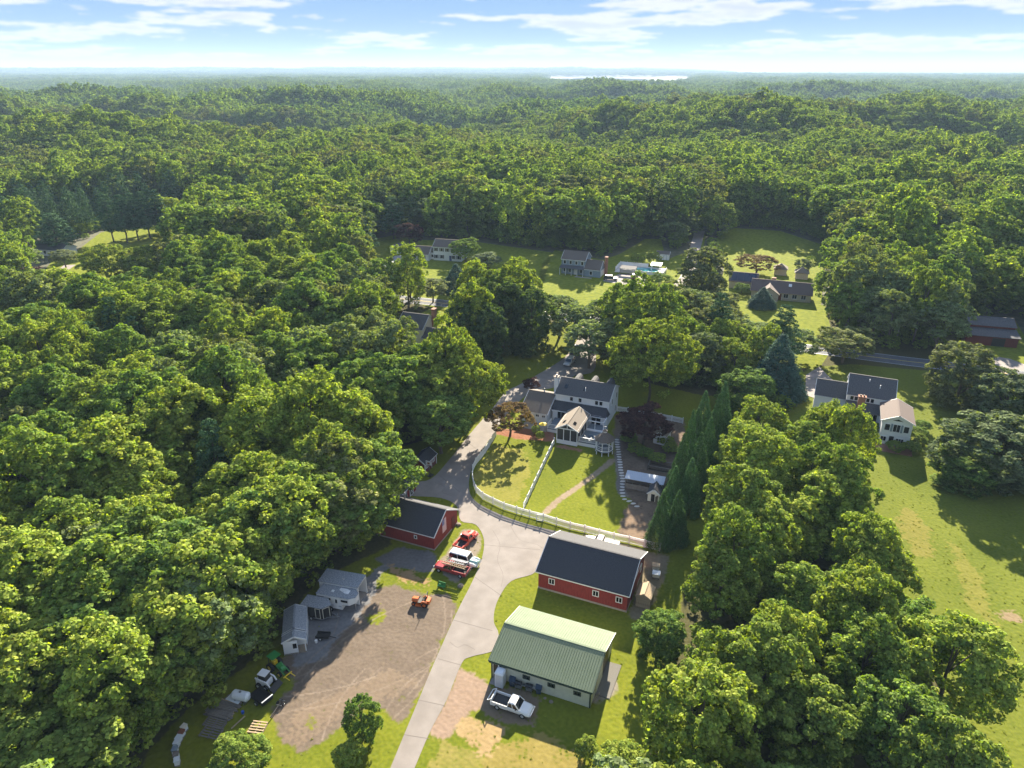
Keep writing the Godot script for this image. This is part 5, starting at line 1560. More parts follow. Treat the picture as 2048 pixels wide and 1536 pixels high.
	for i in 5:
		window(t, at(-4.4 + i * 2.2, 4.1, -0.09), 0.75, 1.15, 0, M.white, "window", M.black)
		if i != 2: window(t, at(-4.4 + i * 2.2, 1.5, -0.09), 0.75, 1.2, 0, M.white, "window", M.black)
	door(t, at(1.2, 0.05, -0.09), 0.95, 2.0, M.navy, M.white)
	for x in [-12.6, -9.0]: window(t, at(x, 1.4, 1.71), 0.9, 1.1, 0, M.white, "window", M.black)
	window(t, at(-6.2, 1.4, -0.89), 0.9, 1.0, 0, M.white)
	var g := thing("garden_house", "little white garden shed with double doors by the gravel drive", "shed", Vector3(-44.63, 0, -275.08), deg_to_rad(-5))
	gable(g, at(0, 0, 0, PI / 2), 3.6, 5.2, 2.3, 3.3, 0.2, 0.2, M.siding, M.shingle_old, M.white)
	for x in [-0.5, 0.5]: bx(g, "door", Vector3(x, 1.0, 1.84), Vector3(0.9, 1.9, 0.06), M.white)
	window(g, at(1.8, 1.3, 1.81), 0.6, 0.7, 0, M.white)
	# cream house with a brick chimney, half hidden by the trees
	t = far_house("cream_house", "cream house with grey roof and brick chimney among the trees", Vector3(-20.09, 0, -170.89), -20)
	gable(t, at(-0.2, 0, -2.8), 6.4, 5.6, 2.5, 4.4, 0.3, 0.2, M.cream, M.shingle_old, M.white)
	gable(t, at(-7.0, 0, -4.5), 7.4, 8.0, 4.6, 7.2, 0.3, 0.2, M.cream, M.shingle_old, M.white)
	bx(t, "chimney", Vector3(-2.75, 4.2, -6.5), Vector3(0.9, 8.4, 1.4), M.brick)
	bx(t, "chimney_cap", Vector3(-2.75, 8.4, -6.5), Vector3(1.1, 0.2, 1.6), M.brick)
	door(t, at(3.02, 0.05, -2.6, XP), 2.2, 2.0, M.bluegrey, M.white)
	# dark red barn by the track
	t = thing("dark_barn", "weathered dark red barn with stepped grey metal roofs", "barn", Vector3(124.85, 0, -172.69), deg_to_rad(-16))
	gable(t, at(0, 0, -7.2), 11.0, 6.4, 4.2, 5.6, 0.3, 0.3, M.darkred, M.roof_dark, M.darkred)
	bx(t, "wall", Vector3(-0.6, 1.35, -1.9), Vector3(12.0, 2.7, 4.0), M.darkred)
	part(t, "lean_to_roof", MB.new().slab([Vector3(-7.0, 2.65, 0.5), Vector3(5.8, 2.65, 0.5), Vector3(5.8, 3.6, -4.1), Vector3(-7.0, 3.6, -4.1)], 0.1), M.roof_dark)
	bx(t, "doorway", Vector3(1.0, 1.1, 0.12), Vector3(3.0, 2.2, 0.06), M.black)
	# cottages at the left
	t = thing("cottage", "grey-roofed cottage under the flat-topped pine", "cottage", Vector3(-177.89, 0, -269.42), deg_to_rad(-12))
	gable(t, at(0, 0, -3.6), 13.0, 7.0, 2.5, 4.6, 0.4, 0.3, M.siding, M.shingle_old, M.white)
	for x in [-4.5, -1.5, 1.5, 4.5]: window(t, at(x, 1.4, -0.09), 1.0, 1.1, 0, M.white)
	t = thing("cottage", "brown-roofed bungalow behind the round trees on the left", "cottage", Vector3(-133.93, 0, -263.19), deg_to_rad(-12))
	gable(t, at(0, 0, -3.6), 10.0, 6.4, 2.5, 4.3, 0.4, 0.3, M.tan, M.shingle_mauve, M.white)
	for x in [-3.0, 0.0, 3.0]: window(t, at(x, 1.4, -0.39), 1.0, 1.1, 0, M.white)
	# utility poles
	for q in [[Vector3(99.52, 0, -172.69), 10.8, "grey utility pole with transformer above the country road"], [Vector3(-160.37, 0, -228.3), 9.0, "utility pole beside the purple shrub on the left"]]:
		var u := thing("utility_pole", q[2], "utility pole", q[0], 0.35)
		var h: float = q[1]
		part(u, "pole", MB.new().tube(Vector3.ZERO, Vector3(0, h, 0), 0.17, 0.12, 8), M.wood_grey)
		bx(u, "crossarm", Vector3(0, h - 0.35, 0), Vector3(2.6, 0.14, 0.14), M.wood_grey)
		for x in [-1.15, -0.4, 0.4, 1.15]: part(u, "insulator", MB.new().tube(Vector3(x, h - 0.28, 0), Vector3(x, h - 0.05, 0), 0.05, 0.04, 6), M.white)
		part(u, "transformer", MB.new().tube(Vector3(0.42, h - 1.9, 0.1), Vector3(0.42, h - 0.8, 0.1), 0.3, 0.3, 10), M.tank)
	var wires := thing("power_line", "thin wires slung from the utility pole along the road", "wires", Vector3(99.5, 0, -172.7), 0.0)
	for far in [Vector3(-62, 10.2, -22), Vector3(66, 10.2, 24)]:
		for o in [-1.1, 1.1]:
			var mb := MB.new()
			var a := Vector3(o * 0.95, 10.6, o * -0.35)
			for i in 10:
				var f := i / 10.0
				var g2 := (i + 1) / 10.0
				var e: Vector3 = far + Vector3(o * 0.95, 0.4, o * -0.35)
				mb.tube(a.lerp(e, f) - Vector3(0, 4.0 * f * (1 - f) * 1.2, 0), a.lerp(e, g2) - Vector3(0, 4.0 * g2 * (1 - g2) * 1.2, 0), 0.02, 0.02, 4, false)
			part(wires, "wire", mb, M.black)


# ---------------------------------------------------------------- vehicles
func ring(x: float, y0: float, y1: float, w0: float, w1: float, c := 0.1) -> Array:
	var ym := lerpf(y0, y1, 0.45)
	return [Vector3(x, y0, w0 - 0.06), Vector3(x, ym, w0), Vector3(x, y1 - c, w1), Vector3(x, y1, w1 - c * 1.4), Vector3(x, y1, -w1 + c * 1.4), Vector3(x, y1 - c, -w1), Vector3(x, ym, -w0), Vector3(x, y0, -w0 + 0.06)]

func wheel(t: Node3D, x: float, z: float, r: float, w := 0.22, rim: Material = null) -> void:
	var s := signf(z)
	var o := part(t, "wheel", MB.new().tube(Vector3(x, r, z - w / 2), Vector3(x, r, z + w / 2), r, r, 14), M.rubber)
	part(o, "rim", MB.new().tube(Vector3(x, r, z + s * (w / 2 - 0.03)), Vector3(x, r, z + s * (w / 2 + 0.02)), r * 0.62, r * 0.5, 12), rim if rim else M.rim)

func paint_mat(r: float, g: float, b: float) -> StandardMaterial3D:
	var m := plain(lin(r, g, b), 0.35)
	m.clearcoat_enabled = true
	m.clearcoat = 0.7
	m.clearcoat_roughness = 0.08
	return m

# a cab: glass sides between body-coloured pillars, and a roof; from x0 (rear) to x1 (foot of the windscreen)
func cab(t: Node3D, x0: float, x1: float, y0: float, y1: float, w: float, rake0: float, rake1: float, m: Material, roof_m: Material = null) -> void:
	var a := [Vector3(x0, y0, w), Vector3(x1, y0, w), Vector3(x1, y0, -w), Vector3(x0, y0, -w)]
	var k := w * 0.84
	var b := [Vector3(x0 + rake0, y1, k), Vector3(x1 - rake1, y1, k), Vector3(x1 - rake1, y1, -k), Vector3(x0 + rake0, y1, -k)]
	for i in 4:
		var j := (i + 1) % 4
		var o := MB.new()
		o.quad(a[i], b[i], b[j], a[j])
		o.quad(a[i] * 0.999, a[j] * 0.999, b[j] * 0.999, b[i] * 0.999)
		part(t, ["side_window", "windscreen", "side_window", "rear_window"][i], o, M.glass)
	var mb := MB.new()
	for i in 4: mb.beam(a[i], b[i], 0.09, 0.09)
	for z in [1.0, -1.0]: mb.beam(Vector3(lerpf(x0, x1, 0.45), y0, w * z), Vector3(lerpf(x0 + rake0, x1 - rake1, 0.45), y1, k * z), 0.07, 0.07)
	part(t, "pillars", mb, m)
	part(t, "roof", MB.new().rings([[Vector3(x0 + rake0 - 0.05, y1 - 0.02, k + 0.04), Vector3(x1 - rake1 + 0.05, y1 - 0.02, k + 0.04), Vector3(x1 - rake1 + 0.05, y1 - 0.02, -k - 0.04), Vector3(x0 + rake0 - 0.05, y1 - 0.02, -k - 0.04)], [Vector3(x0 + rake0 + 0.06, y1 + 0.06, k - 0.1), Vector3(x1 - rake1 - 0.1, y1 + 0.06, k - 0.1), Vector3(x1 - rake1 - 0.1, y1 + 0.06, -k + 0.1), Vector3(x0 + rake0 + 0.06, y1 + 0.06, -k + 0.1)]]), roof_m if roof_m else m)

func pickup(t: Node3D, L: float, m: Material, bed: Material, old := false) -> void:
	var h := L / 2
	var w := 0.86
	var split := -0.35
	part(t, "chassis", MB.new().box(Vector3(0, 0.42, 0), Vector3(L * 0.94, 0.22, 1.3)), M.black)
	# cab and bonnet
	if old:
		part(t, "body", MB.new().rings([ring(split, 0.45, 1.08, 0.8, 0.74), ring(0.75, 0.45, 1.08, 0.8, 0.74), ring(0.95, 0.5, 1.1, 0.6, 0.52, 0.2), ring(h - 0.15, 0.5, 1.0, 0.5, 0.4, 0.2), ring(h, 0.55, 0.85, 0.42, 0.3, 0.16)]), m)
		for z in [-0.74, 0.74]:
			part(t, "fender", MB.new().rings([ring(h - 1.35, 0.5, 0.62, 0.1, 0.08, 0.03), ring(h - 0.95, 0.45, 0.92, 0.2, 0.17, 0.08), ring(h - 0.45, 0.45, 0.92, 0.2, 0.17, 0.08), ring(h - 0.1, 0.5, 0.72, 0.14, 0.1, 0.06)]), m).position.z = z
			part(t, "fender", MB.new().rings([ring(-h + 0.25, 0.5, 0.65, 0.1, 0.08, 0.03), ring(-h + 0.6, 0.5, 0.9, 0.17, 0.14, 0.08), ring(-h + 1.05, 0.5, 0.9, 0.17, 0.14, 0.08), ring(-h + 1.4, 0.5, 0.65, 0.1, 0.08, 0.03)]), m).position.z = z
		cab(t, split + 0.02, 0.85, 1.06, 1.62, 0.74, 0.12, 0.35, m)
	else:
		part(t, "body", MB.new().rings([ring(split, 0.4, 0.98, w, w - 0.03), ring(0.95, 0.4, 0.98, w, w - 0.03), ring(h - 0.35, 0.4, 0.9, w, w - 0.08, 0.12), ring(h - 0.05, 0.42, 0.78, w - 0.08, w - 0.16, 0.14), ring(h, 0.45, 0.66, w - 0.16, w - 0.26, 0.08)]), m)
		cab(t, split + 0.04, 1.12, 0.95, 1.5, w - 0.06, 0.12, 0.55, m)
	# bed
	part(t, "bed_floor", MB.new().box(Vector3((-h + split) / 2, 0.62, 0), Vector3(h + split, 0.1, 1.5)), bed)
	for z in [-1.0, 1.0]: part(t, "bed_side", MB.new().box(Vector3((-h + split) / 2, 0.7, z * (w - 0.05)), Vector3(h + split, 0.54, 0.1)), m)
	part(t, "tailgate", MB.new().box(Vector3(-h + 0.04, 0.7, 0), Vector3(0.08, 0.54, 1.62)), m)
	for x in [-h + 0.85, h - 0.85]:
		for z in [-0.78, 0.78]: wheel(t, x, z, 0.34)
	for x in [-h - 0.03, h + 0.03]: bx(t, "bumper", Vector3(x, 0.5, 0), Vector3(0.12, 0.16, 1.6), M.chrome)
	for z in [-0.62, 0.62]: bx(t, "headlight", Vector3(h + 0.0, 0.68, z * (0.7 if old else 1.0)), Vector3(0.06, 0.14, 0.2), M.white)
	for z in [-0.92, 0.92]: bx(t, "mirror", Vector3(0.75, 1.05, z), Vector3(0.1, 0.14, 0.12), M.black)

func suv(t: Node3D, L: float, m: Material) -> void:
	var h := L / 2
	var w := 0.88
	part(t, "body", MB.new().rings([ring(-h, 0.5, 0.85, w - 0.15, w - 0.2), ring(-h + 0.12, 0.4, 0.98, w, w - 0.04), ring(0.9, 0.4, 0.98, w, w - 0.04), ring(h - 0.3, 0.4, 0.88, w, w - 0.1), ring(h, 0.45, 0.68, w - 0.16, w - 0.26)]), m)
	cab(t, -h + 0.15, 1.1, 0.95, 1.6, w - 0.05, 0.25, 0.6, m)
	for x in [-h + 0.85, h - 0.85]:
		for z in [-0.8, 0.8]: wheel(t, x, z, 0.34)
	for z in [-0.62, 0.62]:
		bx(t, "headlight", Vector3(h - 0.02, 0.7, z), Vector3(0.06, 0.12, 0.25), M.white)
		bx(t, "tail_light", Vector3(-h + 0.01, 0.8, z), Vector3(0.06, 0.2, 0.16), plain(lin(0.4, 0.02, 0.02), 0.3))

func ladder(t: Node3D, a: Vector3, b: Vector3, w: float, m: Material, called: String) -> void:
	var side := (b - a).normalized().cross(Vector3.UP).normalized() * w / 2
	var mb := MB.new()
	mb.beam(a + side, b + side, 0.06, 0.1)
	mb.beam(a - side, b - side, 0.06, 0.1)
	var n := int(a.distance_to(b) / 0.3)
	for i in range(1, n): mb.beam(a.lerp(b, float(i) / n) + side, a.lerp(b, float(i) / n) - side, 0.05, 0.05)
	part(t, called, mb, m)

func make_vehicles() -> void:
	var white := paint_mat(0.7, 0.69, 0.66)
	var t := thing("white_pickup", "white compact pickup with black bed parked beside the green-roofed barn", "pickup", Vector3(0.05, 0, -58.35), deg_to_rad(-23.5))
	pickup(t, 4.75, white, M.black)
	part(t, "bed_rack", MB.new().beam(Vector3(-2.75, 0.95, 0.8), Vector3(-2.75, 0.95, -0.8), 0.07, 0.07).beam(Vector3(-2.3, 1.25, 0.8), Vector3(-2.3, 1.25, -0.8), 0.07, 0.07).beam(Vector3(-2.75, 0.95, 0.8), Vector3(-2.3, 1.25, 0.8), 0.07, 0.07).beam(Vector3(-2.75, 0.95, -0.8), Vector3(-2.3, 1.25, -0.8), 0.07, 0.07).beam(Vector3(-2.3, 0.95, 0.8), Vector3(-2.3, 1.25, 0.8), 0.06, 0.06).beam(Vector3(-2.3, 0.95, -0.8), Vector3(-2.3, 1.25, -0.8), 0.06, 0.06), M.white)
	t = thing("vintage_pickup", "bright orange-red vintage pickup with rounded fenders", "pickup", Vector3(-7.0, 0, -88.85), deg_to_rad(60))
	pickup(t, 4.7, paint_mat(0.52, 0.035, 0.012), M.black, true)
	# vintage wagon, white over teal
	t = thing("vintage_wagon", "white-roofed vintage wagon with pale teal flanks between two red pickups", "wagon", Vector3(-6.95, 0, -84.15), deg_to_rad(-23))
	var teal := paint_mat(0.2, 0.33, 0.31)
	part(t, "body", MB.new().rings([ring(-2.2, 0.45, 1.0, 0.7, 0.66), ring(-2.05, 0.4, 1.1, 0.86, 0.8), ring(0.95, 0.4, 1.1, 0.86, 0.8), ring(1.15, 0.45, 1.08, 0.74, 0.6, 0.2), ring(2.1, 0.5, 0.98, 0.62, 0.45, 0.2), ring(2.25, 0.55, 0.85, 0.5, 0.35, 0.15)]), teal)
	for z in [-0.74, 0.74]:
		part(t, "fender", MB.new().rings([ring(0.85, 0.5, 0.62, 0.1, 0.08, 0.03), ring(1.2, 0.45, 0.94, 0.2, 0.17, 0.08), ring(1.8, 0.45, 0.94, 0.2, 0.17, 0.08), ring(2.25, 0.5, 0.75, 0.14, 0.1, 0.06)]), white).position.z = z
	cab(t, -2.1, 1.05, 1.08, 1.78, 0.8, 0.08, 0.3, white, white)
	for x in [-1.35, 1.5]:
		for z in [-0.78, 0.78]: wheel(t, x, z, 0.36, 0.2, M.white)
	for x in [-2.3, 2.35]: bx(t, "bumper", Vector3(x, 0.5, 0), Vector3(0.1, 0.14, 1.6), M.chrome)
	for z in [-0.62, 0.62]: bx(t, "headlight", Vector3(2.26, 0.76, z), Vector3(0.08, 0.2, 0.2), M.chrome)
	t = thing("ladder_pickup", "dark red pickup loaded with ladders on an overhead rack", "pickup", Vector3(-8.6, 0, -82.15), deg_to_rad(157.5))
	pickup(t, 5.1, paint_mat(0.3, 0.022, 0.025), M.rubber)
	var rk := MB.new()
	for z in [-0.82, 0.82]:
		rk.beam(Vector3(-2.4, 1.78, z), Vector3(1.2, 1.78, z), 0.06, 0.06)
		for x in [-2.3, -0.4, 0.8]: rk.beam(Vector3(x, 0.95, z), Vector3(x, 1.78, z), 0.06, 0.06)
	for x in [-2.3, -0.4, 0.8]: rk.beam(Vector3(x, 1.78, -0.82), Vector3(x, 1.78, 0.82), 0.06, 0.06)
	part(t, "rack", rk, M.black)
	var l1 := thing("ladder", "long aluminium ladder lying on the rack beside the wagon", "ladder", Vector3(-8.6, 0, -82.15), deg_to_rad(157.5))
	ladder(l1, Vector3(-2.6, 1.9, -0.72), Vector3(1.3, 1.9, -0.62), 0.42, M.lumber, "rails_and_rungs")
	l1 = thing("ladder", "shorter aluminium ladder across the middle of the truck rack", "ladder", Vector3(-8.6, 0, -82.15), deg_to_rad(157.5))
	ladder(l1, Vector3(-2.1, 1.9, 0.1), Vector3(0.5, 1.9, 0.0), 0.5, M.steel, "rails_and_rungs")
	for i in 2:
		var pp := thing("pipe", ["pale pipe lashed along the truck rack", "grey pipe on the outer edge of the truck rack"][i], "pipe", Vector3(-8.6, 0, -82.15), deg_to_rad(157.5))
		part(pp, "tube", MB.new().tube(Vector3(-2.3, 1.87, 0.5 + i * 0.22), Vector3(0.3, 1.87, 0.46 + i * 0.22), 0.07, 0.07, 8), M.white if i == 0 else M.steel)
	# orange compact tractor
	t = thing("orange_tractor", "small orange tractor mower with roll bar on the gravel", "tractor", Vector3(-12.2, 0, -75.45), deg_to_rad(-12))
	var orange := plain(lin(0.55, 0.12, 0.02), 0.4)
	part(t, "hood", MB.new().rings([ring(-1.25, 0.5, 0.85, 0.34, 0.28), ring(-1.1, 0.45, 0.98, 0.4, 0.34), ring(-0.35, 0.45, 1.02, 0.42, 0.36)]), orange)
	part(t, "chassis", MB.new().box(Vector3(-0.1, 0.45, 0), Vector3(2.0, 0.25, 0.6)), M.black)
	bx(t, "platform", Vector3(0.0, 0.6, 0), Vector3(0.8, 0.06, 1.0), M.black)
	bx(t, "seat", Vector3(0.4, 0.85, 0), Vector3(0.45, 0.12, 0.5), M.rubber)
	bx(t, "backrest", Vector3(0.62, 1.1, 0), Vector3(0.1, 0.45, 0.48), M.rubber)
	for z in [-0.56, 0.56]: part(t, "fender", MB.new().rings([ring(0.1, 0.6, 0.75, 0.14, 0.12, 0.04), ring(0.4, 0.6, 1.0, 0.16, 0.14, 0.06), ring(0.95, 0.6, 0.95, 0.16, 0.14, 0.06)]), orange).position.z = z
	bx(t, "rear_hopper", Vector3(1.05, 0.75, 0), Vector3(0.5, 0.5, 0.9), orange)
	part(t, "steering_wheel", MB.new().tube(Vector3(-0.2, 1.1, 0), Vector3(-0.24, 1.14, 0), 0.2, 0.2, 12), M.black)
	part(t, "roll_bar", MB.new().beam(Vector3(0.75, 0.7, 0.45), Vector3(0.85, 1.95, 0.4), 0.07, 0.07).beam(Vector3(0.75, 0.7, -0.45), Vector3(0.85, 1.95, -0.4), 0.07, 0.07).beam(Vector3(0.85, 1.95, 0.42), Vector3(0.85, 1.95, -0.42), 0.07, 0.07), M.black)
	for z in [-0.58, 0.58]:
		wheel(t, 0.6, z, 0.42, 0.3, orange)
		wheel(t, -0.95, z * 0.85, 0.28, 0.2, orange)
	bx(t, "mower_deck", Vector3(-0.2, 0.22, 0), Vector3(0.9, 0.16, 1.5), orange)
	# white pickup seen over the red barn's ridge
	t = thing("pickup", "white pickup parked behind the big red barn by the fence", "pickup", Vector3(13.5, 0, -88.2), deg_to_rad(157.1))
	pickup(t, 5.2, white, M.lumber)
	bx(t, "bed_cover", Vector3(-1.45, 0.99, 0), Vector3(2.2, 0.06, 1.6), M.cream)
	# cars
	t = thing("silver_suv", "silver car parked on the drive above the house", "car", Vector3(14.03, 0, -160.41), deg_to_rad(-115))
	suv(t, 4.5, paint_mat(0.45, 0.46, 0.48))
	t = thing("dark_car", "dark car in tree shade behind the silver car", "car", Vector3(15.97, 0, -167.73), deg_to_rad(-115))
	suv(t, 4.5, paint_mat(0.05, 0.06, 0.08))
	t = thing("dark_suv", "dark grey car beside the blue house", "car", Vector3(33.56, 0, -235.59), deg_to_rad(-12))
	suv(t, 4.8, paint_mat(0.04, 0.05, 0.06))
	t = thing("red_car", "dull red car on the apron by the pool", "car", Vector3(42.04, 0, -237.48), deg_to_rad(70))
	suv(t, 4.4, paint_mat(0.16, 0.02, 0.02))
	# ---- the trailers at the edge of the wood
	t = thing("carport", "long white metal shelter with open end behind the trailers", "carport", Vector3(-23.0, 0, -77.2), deg_to_rad(-14))
	for z in [-1.2, 1.2]: bx(t, "wall", Vector3(0, 1.45, z), Vector3(5.6, 2.9, 0.06), M.siding)
	bx(t, "wall", Vector3(-2.78, 1.45, 0), Vector3(0.06, 2.9, 2.36), M.siding)
	part(t, "roof", MB.new().slab([Vector3(-2.9, 2.92, 1.32), Vector3(2.9, 2.92, 1.32), Vector3(2.9, 3.0, -1.32), Vector3(-2.9, 3.0, -1.32)], 0.09), M.roof_grey)
	part(t, "door_frame", MB.new().box(Vector3(2.82, 1.45, 1.2), Vector3(0.14, 2.9, 0.14)).box(Vector3(2.82, 1.45, -1.2), Vector3(0.14, 2.9, 0.14)).box(Vector3(2.82, 2.82, 0), Vector3(0.14, 0.14, 2.4)), M.white)
	bx(t, "floor", Vector3(0, 0.1, 0), Vector3(5.6, 0.1, 2.3), M.concrete)
	t = thing("gooseneck_trailer", "white gooseneck horse trailer with dark side windows", "trailer", Vector3(-23.3, 0, -75.0), deg_to_rad(-15))
	part(t, "body", MB.new().rings([ring(-2.4, 0.5, 2.55, 1.05, 1.05, 0.08), ring(1.2, 0.5, 2.55, 1.05, 1.05, 0.08)]), M.siding)
	part(t, "nose", MB.new().rings([ring(1.2, 1.35, 2.55, 1.04, 1.04, 0.08), ring(2.2, 1.35, 2.5, 1.0, 1.0, 0.1), ring(2.95, 1.5, 2.35, 0.4, 0.4, 0.1)]), M.siding)
	part(t, "roof", MB.new().slab([Vector3(-2.45, 2.6, 1.1), Vector3(2.2, 2.6, 1.08), Vector3(2.95, 2.5, 0.45), Vector3(2.95, 2.5, -0.45), Vector3(2.2, 2.6, -1.08), Vector3(-2.45, 2.6, -1.1)], 0.06), M.roof_grey)
	for x in [-1.8, 1.6]: bx(t, "window", Vector3(x, 2.05, 1.06), Vector3(0.95, 0.32, 0.05), M.glass)
	bx(t, "window", Vector3(-0.6, 2.0, 1.06), Vector3(0.45, 0.3, 0.05), M.glass)
	bx(t, "door", Vector3(0.35, 1.5, 1.06), Vector3(0.7, 1.7, 0.05), M.white)
	bx(t, "door_window", Vector3(0.45, 1.85, 1.09), Vector3(0.3, 0.6, 0.03), M.glass)
	bx(t, "trim_band", Vector3(-0.6, 1.1, 1.06), Vector3(3.4, 0.06, 0.04), M.bluegrey)
	part(t, "hitch_leg", MB.new().tube(Vector3(2.6, 0, 0.0), Vector3(2.6, 1.5, 0), 0.06, 0.06, 6), M.steel)
	for x in [-1.3, -0.5]:
		for z in [-0.98, 0.98]: wheel(t, x, z, 0.36)
	bx(t, "roof_vent", Vector3(-0.4, 2.68, 0.2), Vector3(0.35, 0.1, 0.35), M.white)
	bx(t, "roof_vent", Vector3(1.0, 2.68, -0.2), Vector3(0.35, 0.1, 0.35), M.white)
	t = thing("cargo_trailer", "black V-nosed cargo trailer with pale trim and tongue", "trailer", Vector3(-25.4, 0, -73.2), deg_to_rad(-14))
	part(t, "body", MB.new().rings([[Vector3(-1.9, 0.4, 0.95), Vector3(1.0, 0.4, 0.95), Vector3(1.9, 0.4, 0.0), Vector3(1.0, 0.4, -0.95), Vector3(-1.9, 0.4, -0.95)], [Vector3(-1.9, 2.2, 0.95), Vector3(1.0, 2.2, 0.95), Vector3(1.9, 2.2, 0.0), Vector3(1.0, 2.2, -0.95), Vector3(-1.9, 2.2, -0.95)]]), M.black)
	part(t, "roof", MB.new().slab([Vector3(-1.98, 2.3, 1.02), Vector3(1.03, 2.3, 1.02), Vector3(2.0, 2.3, 0.0), Vector3(1.03, 2.3, -1.02), Vector3(-1.98, 2.3, -1.02)], 0.12), M.roof_grey)
	part(t, "trim", MB.new().beam(Vector3(-1.9, 0.42, 0.98), Vector3(1.02, 0.42, 0.98), 0.05, 0.1).beam(Vector3(1.02, 0.42, 0.98), Vector3(1.94, 0.42, 0.0), 0.05, 0.1).beam(Vector3(1.94, 0.42, 0), Vector3(1.02, 0.42, -0.98), 0.05, 0.1), M.steel)
	for x in [0.1, 0.75]: bx(t, "door_trim", Vector3(x, 1.25, 0.97), Vector3(0.05, 1.6, 0.04), M.cream)
	for y in [0.47, 2.03]: bx(t, "door_trim", Vector3(0.42, y, 0.97), Vector3(0.7, 0.05, 0.04), M.cream)
	part(t, "nose_trim", MB.new().beam(Vector3(1.12, 0.5, 0.86), Vector3(1.12, 2.05, 0.86), 0.05, 0.05).beam(Vector3(1.72, 0.5, 0.22), Vector3(1.72, 2.05, 0.22), 0.05, 0.05).beam(Vector3(1.12, 2.05, 0.87), Vector3(1.72, 2.05, 0.23), 0.05, 0.05), M.cream)
	part(t, "tongue", MB.new().beam(Vector3(1.2, 0.45, 0.6), Vector3(2.9, 0.45, 0.0), 0.1, 0.1).beam(Vector3(1.2, 0.45, -0.6), Vector3(2.9, 0.45, 0.0), 0.1, 0.1), M.steel)
	part(t, "jack", MB.new().tube(Vector3(2.7, 0, 0), Vector3(2.7, 0.9, 0), 0.05, 0.05, 6), M.steel)
	for z in [-0.95, 0.95]: wheel(t, -0.6, z, 0.32)
	# green tractor with loader
	t = thing("green_tractor", "green tractor with yellow forks under the trees", "tractor", Vector3(-28.0, 0, -63.9), deg_to_rad(-35))
	part(t, "hood", MB.new().rings([ring(0.2, 0.7, 1.25, 0.36, 0.3), ring(1.0, 0.7, 1.25, 0.36, 0.3), ring(1.3, 0.75, 1.1, 0.3, 0.24)]), M.green_paint)
	part(t, "chassis", MB.new().box(Vector3(0.1, 0.65, 0), Vector3(2.2, 0.3, 0.5)), M.black)
	bx(t, "seat", Vector3(-0.5, 1.1, 0), Vector3(0.5, 0.5, 0.5), M.yellow)
	part(t, "canopy", MB.new().slab([Vector3(-1.1, 2.1, 0.6), Vector3(0.1, 2.15, 0.6), Vector3(0.1, 2.15, -0.6), Vector3(-1.1, 2.1, -0.6)], 0.07), M.green_paint)
	for z in [-0.5, 0.5]: part(t, "canopy_post", MB.new().beam(Vector3(-0.9, 0.8, z), Vector3(-0.9, 2.1, z), 0.07, 0.07), M.black)
	for z in [-0.62, 0.62]:
		wheel(t, -0.6, z, 0.58, 0.34, M.yellow)
		wheel(t, 0.95, z * 0.9, 0.36, 0.24, M.yellow)
	for z in [-0.35, 0.35]: part(t, "loader_arm", MB.new().beam(Vector3(0.2, 1.2, z), Vector3(1.7, 0.5, z), 0.08, 0.12), M.green_paint)
	part(t, "fork", MB.new().beam(Vector3(1.75, 0.35, -0.6), Vector3(1.75, 0.35, 0.6), 0.1, 0.12).beam(Vector3(1.75, 0.3, 0.4), Vector3(2.6, 0.3, 0.4), 0.1, 0.06).beam(Vector3(1.75, 0.3, -0.4), Vector3(2.6, 0.3, -0.4), 0.1, 0.06), M.yellow)
	# skid steer
	t = thing("skid_steer", "white and black skid loader with wide bucket in the shade", "loader", Vector3(-28.7, 0, -61.6), deg_to_rad(-20))
	bx(t, "body", Vector3(-0.2, 0.75, 0), Vector3(1.6, 0.7, 1.0), M.white)
	bx(t, "cab", Vector3(-0.1, 1.5, 0), Vector3(1.0, 0.85, 0.9), M.black)
	bx(t, "cab_roof", Vector3(-0.1, 1.96, 0), Vector3(1.1, 0.07, 1.0), M.white)
	for z in [-0.62, 0.62]:
		part(t, "arm", MB.new().beam(Vector3(-0.9, 1.45, z), Vector3(0.7, 1.2, z), 0.12, 0.16).beam(Vector3(0.7, 1.2, z), Vector3(1.15, 0.45, z), 0.12, 0.14), M.white)
		for x in [-0.6, 0.4]: wheel(t, x, z, 0.36, 0.28)
	part(t, "bucket", MB.new().slab([Vector3(1.1, 0.7, 0.85), Vector3(1.7, 0.2, 0.85), Vector3(1.7, 0.2, -0.85), Vector3(1.1, 0.7, -0.85)], 0.06).box(Vector3(1.12, 0.42, 0), Vector3(0.06, 0.6, 1.7)), M.black)
	# black dump trailer, open implement trailer
	t = thing("dump_trailer", "low black open trailer beside the white tank", "trailer", Vector3(-28.5, 0, -59.4), deg_to_rad(-35))
	bx(t, "bed", Vector3(0, 0.5, 0), Vector3(2.2, 0.1, 1.4), M.black)
	for z in [-0.7, 0.7]: bx(t, "side", Vector3(0, 0.75, z), Vector3(2.2, 0.45, 0.06), M.black)
	for x in [-1.1, 1.1]: bx(t, "end_gate", Vector3(x, 0.75, 0), Vector3(0.06, 0.45, 1.4), M.black)
	bx(t, "tarp_roll", Vector3(1.1, 1.02, 0), Vector3(0.1, 0.1, 1.5), M.tank)
	for z in [-0.8, 0.8]: wheel(t, 0, z, 0.3, 0.18)
	t = thing("implement_frame", "thin black towed implement lying on the grass", "implement", Vector3(-26.4, 0, -58.1), deg_to_rad(75))
	part(t, "beam", MB.new().beam(Vector3(-1.3, 0.3, 0), Vector3(1.2, 0.35, 0), 0.12, 0.12), M.black)
	for x in [0.4, 1.1]: part(t, "crossbar", MB.new().beam(Vector3(x, 0.35, -0.35), Vector3(x, 0.35, 0.35), 0.08, 0.08), M.steel)
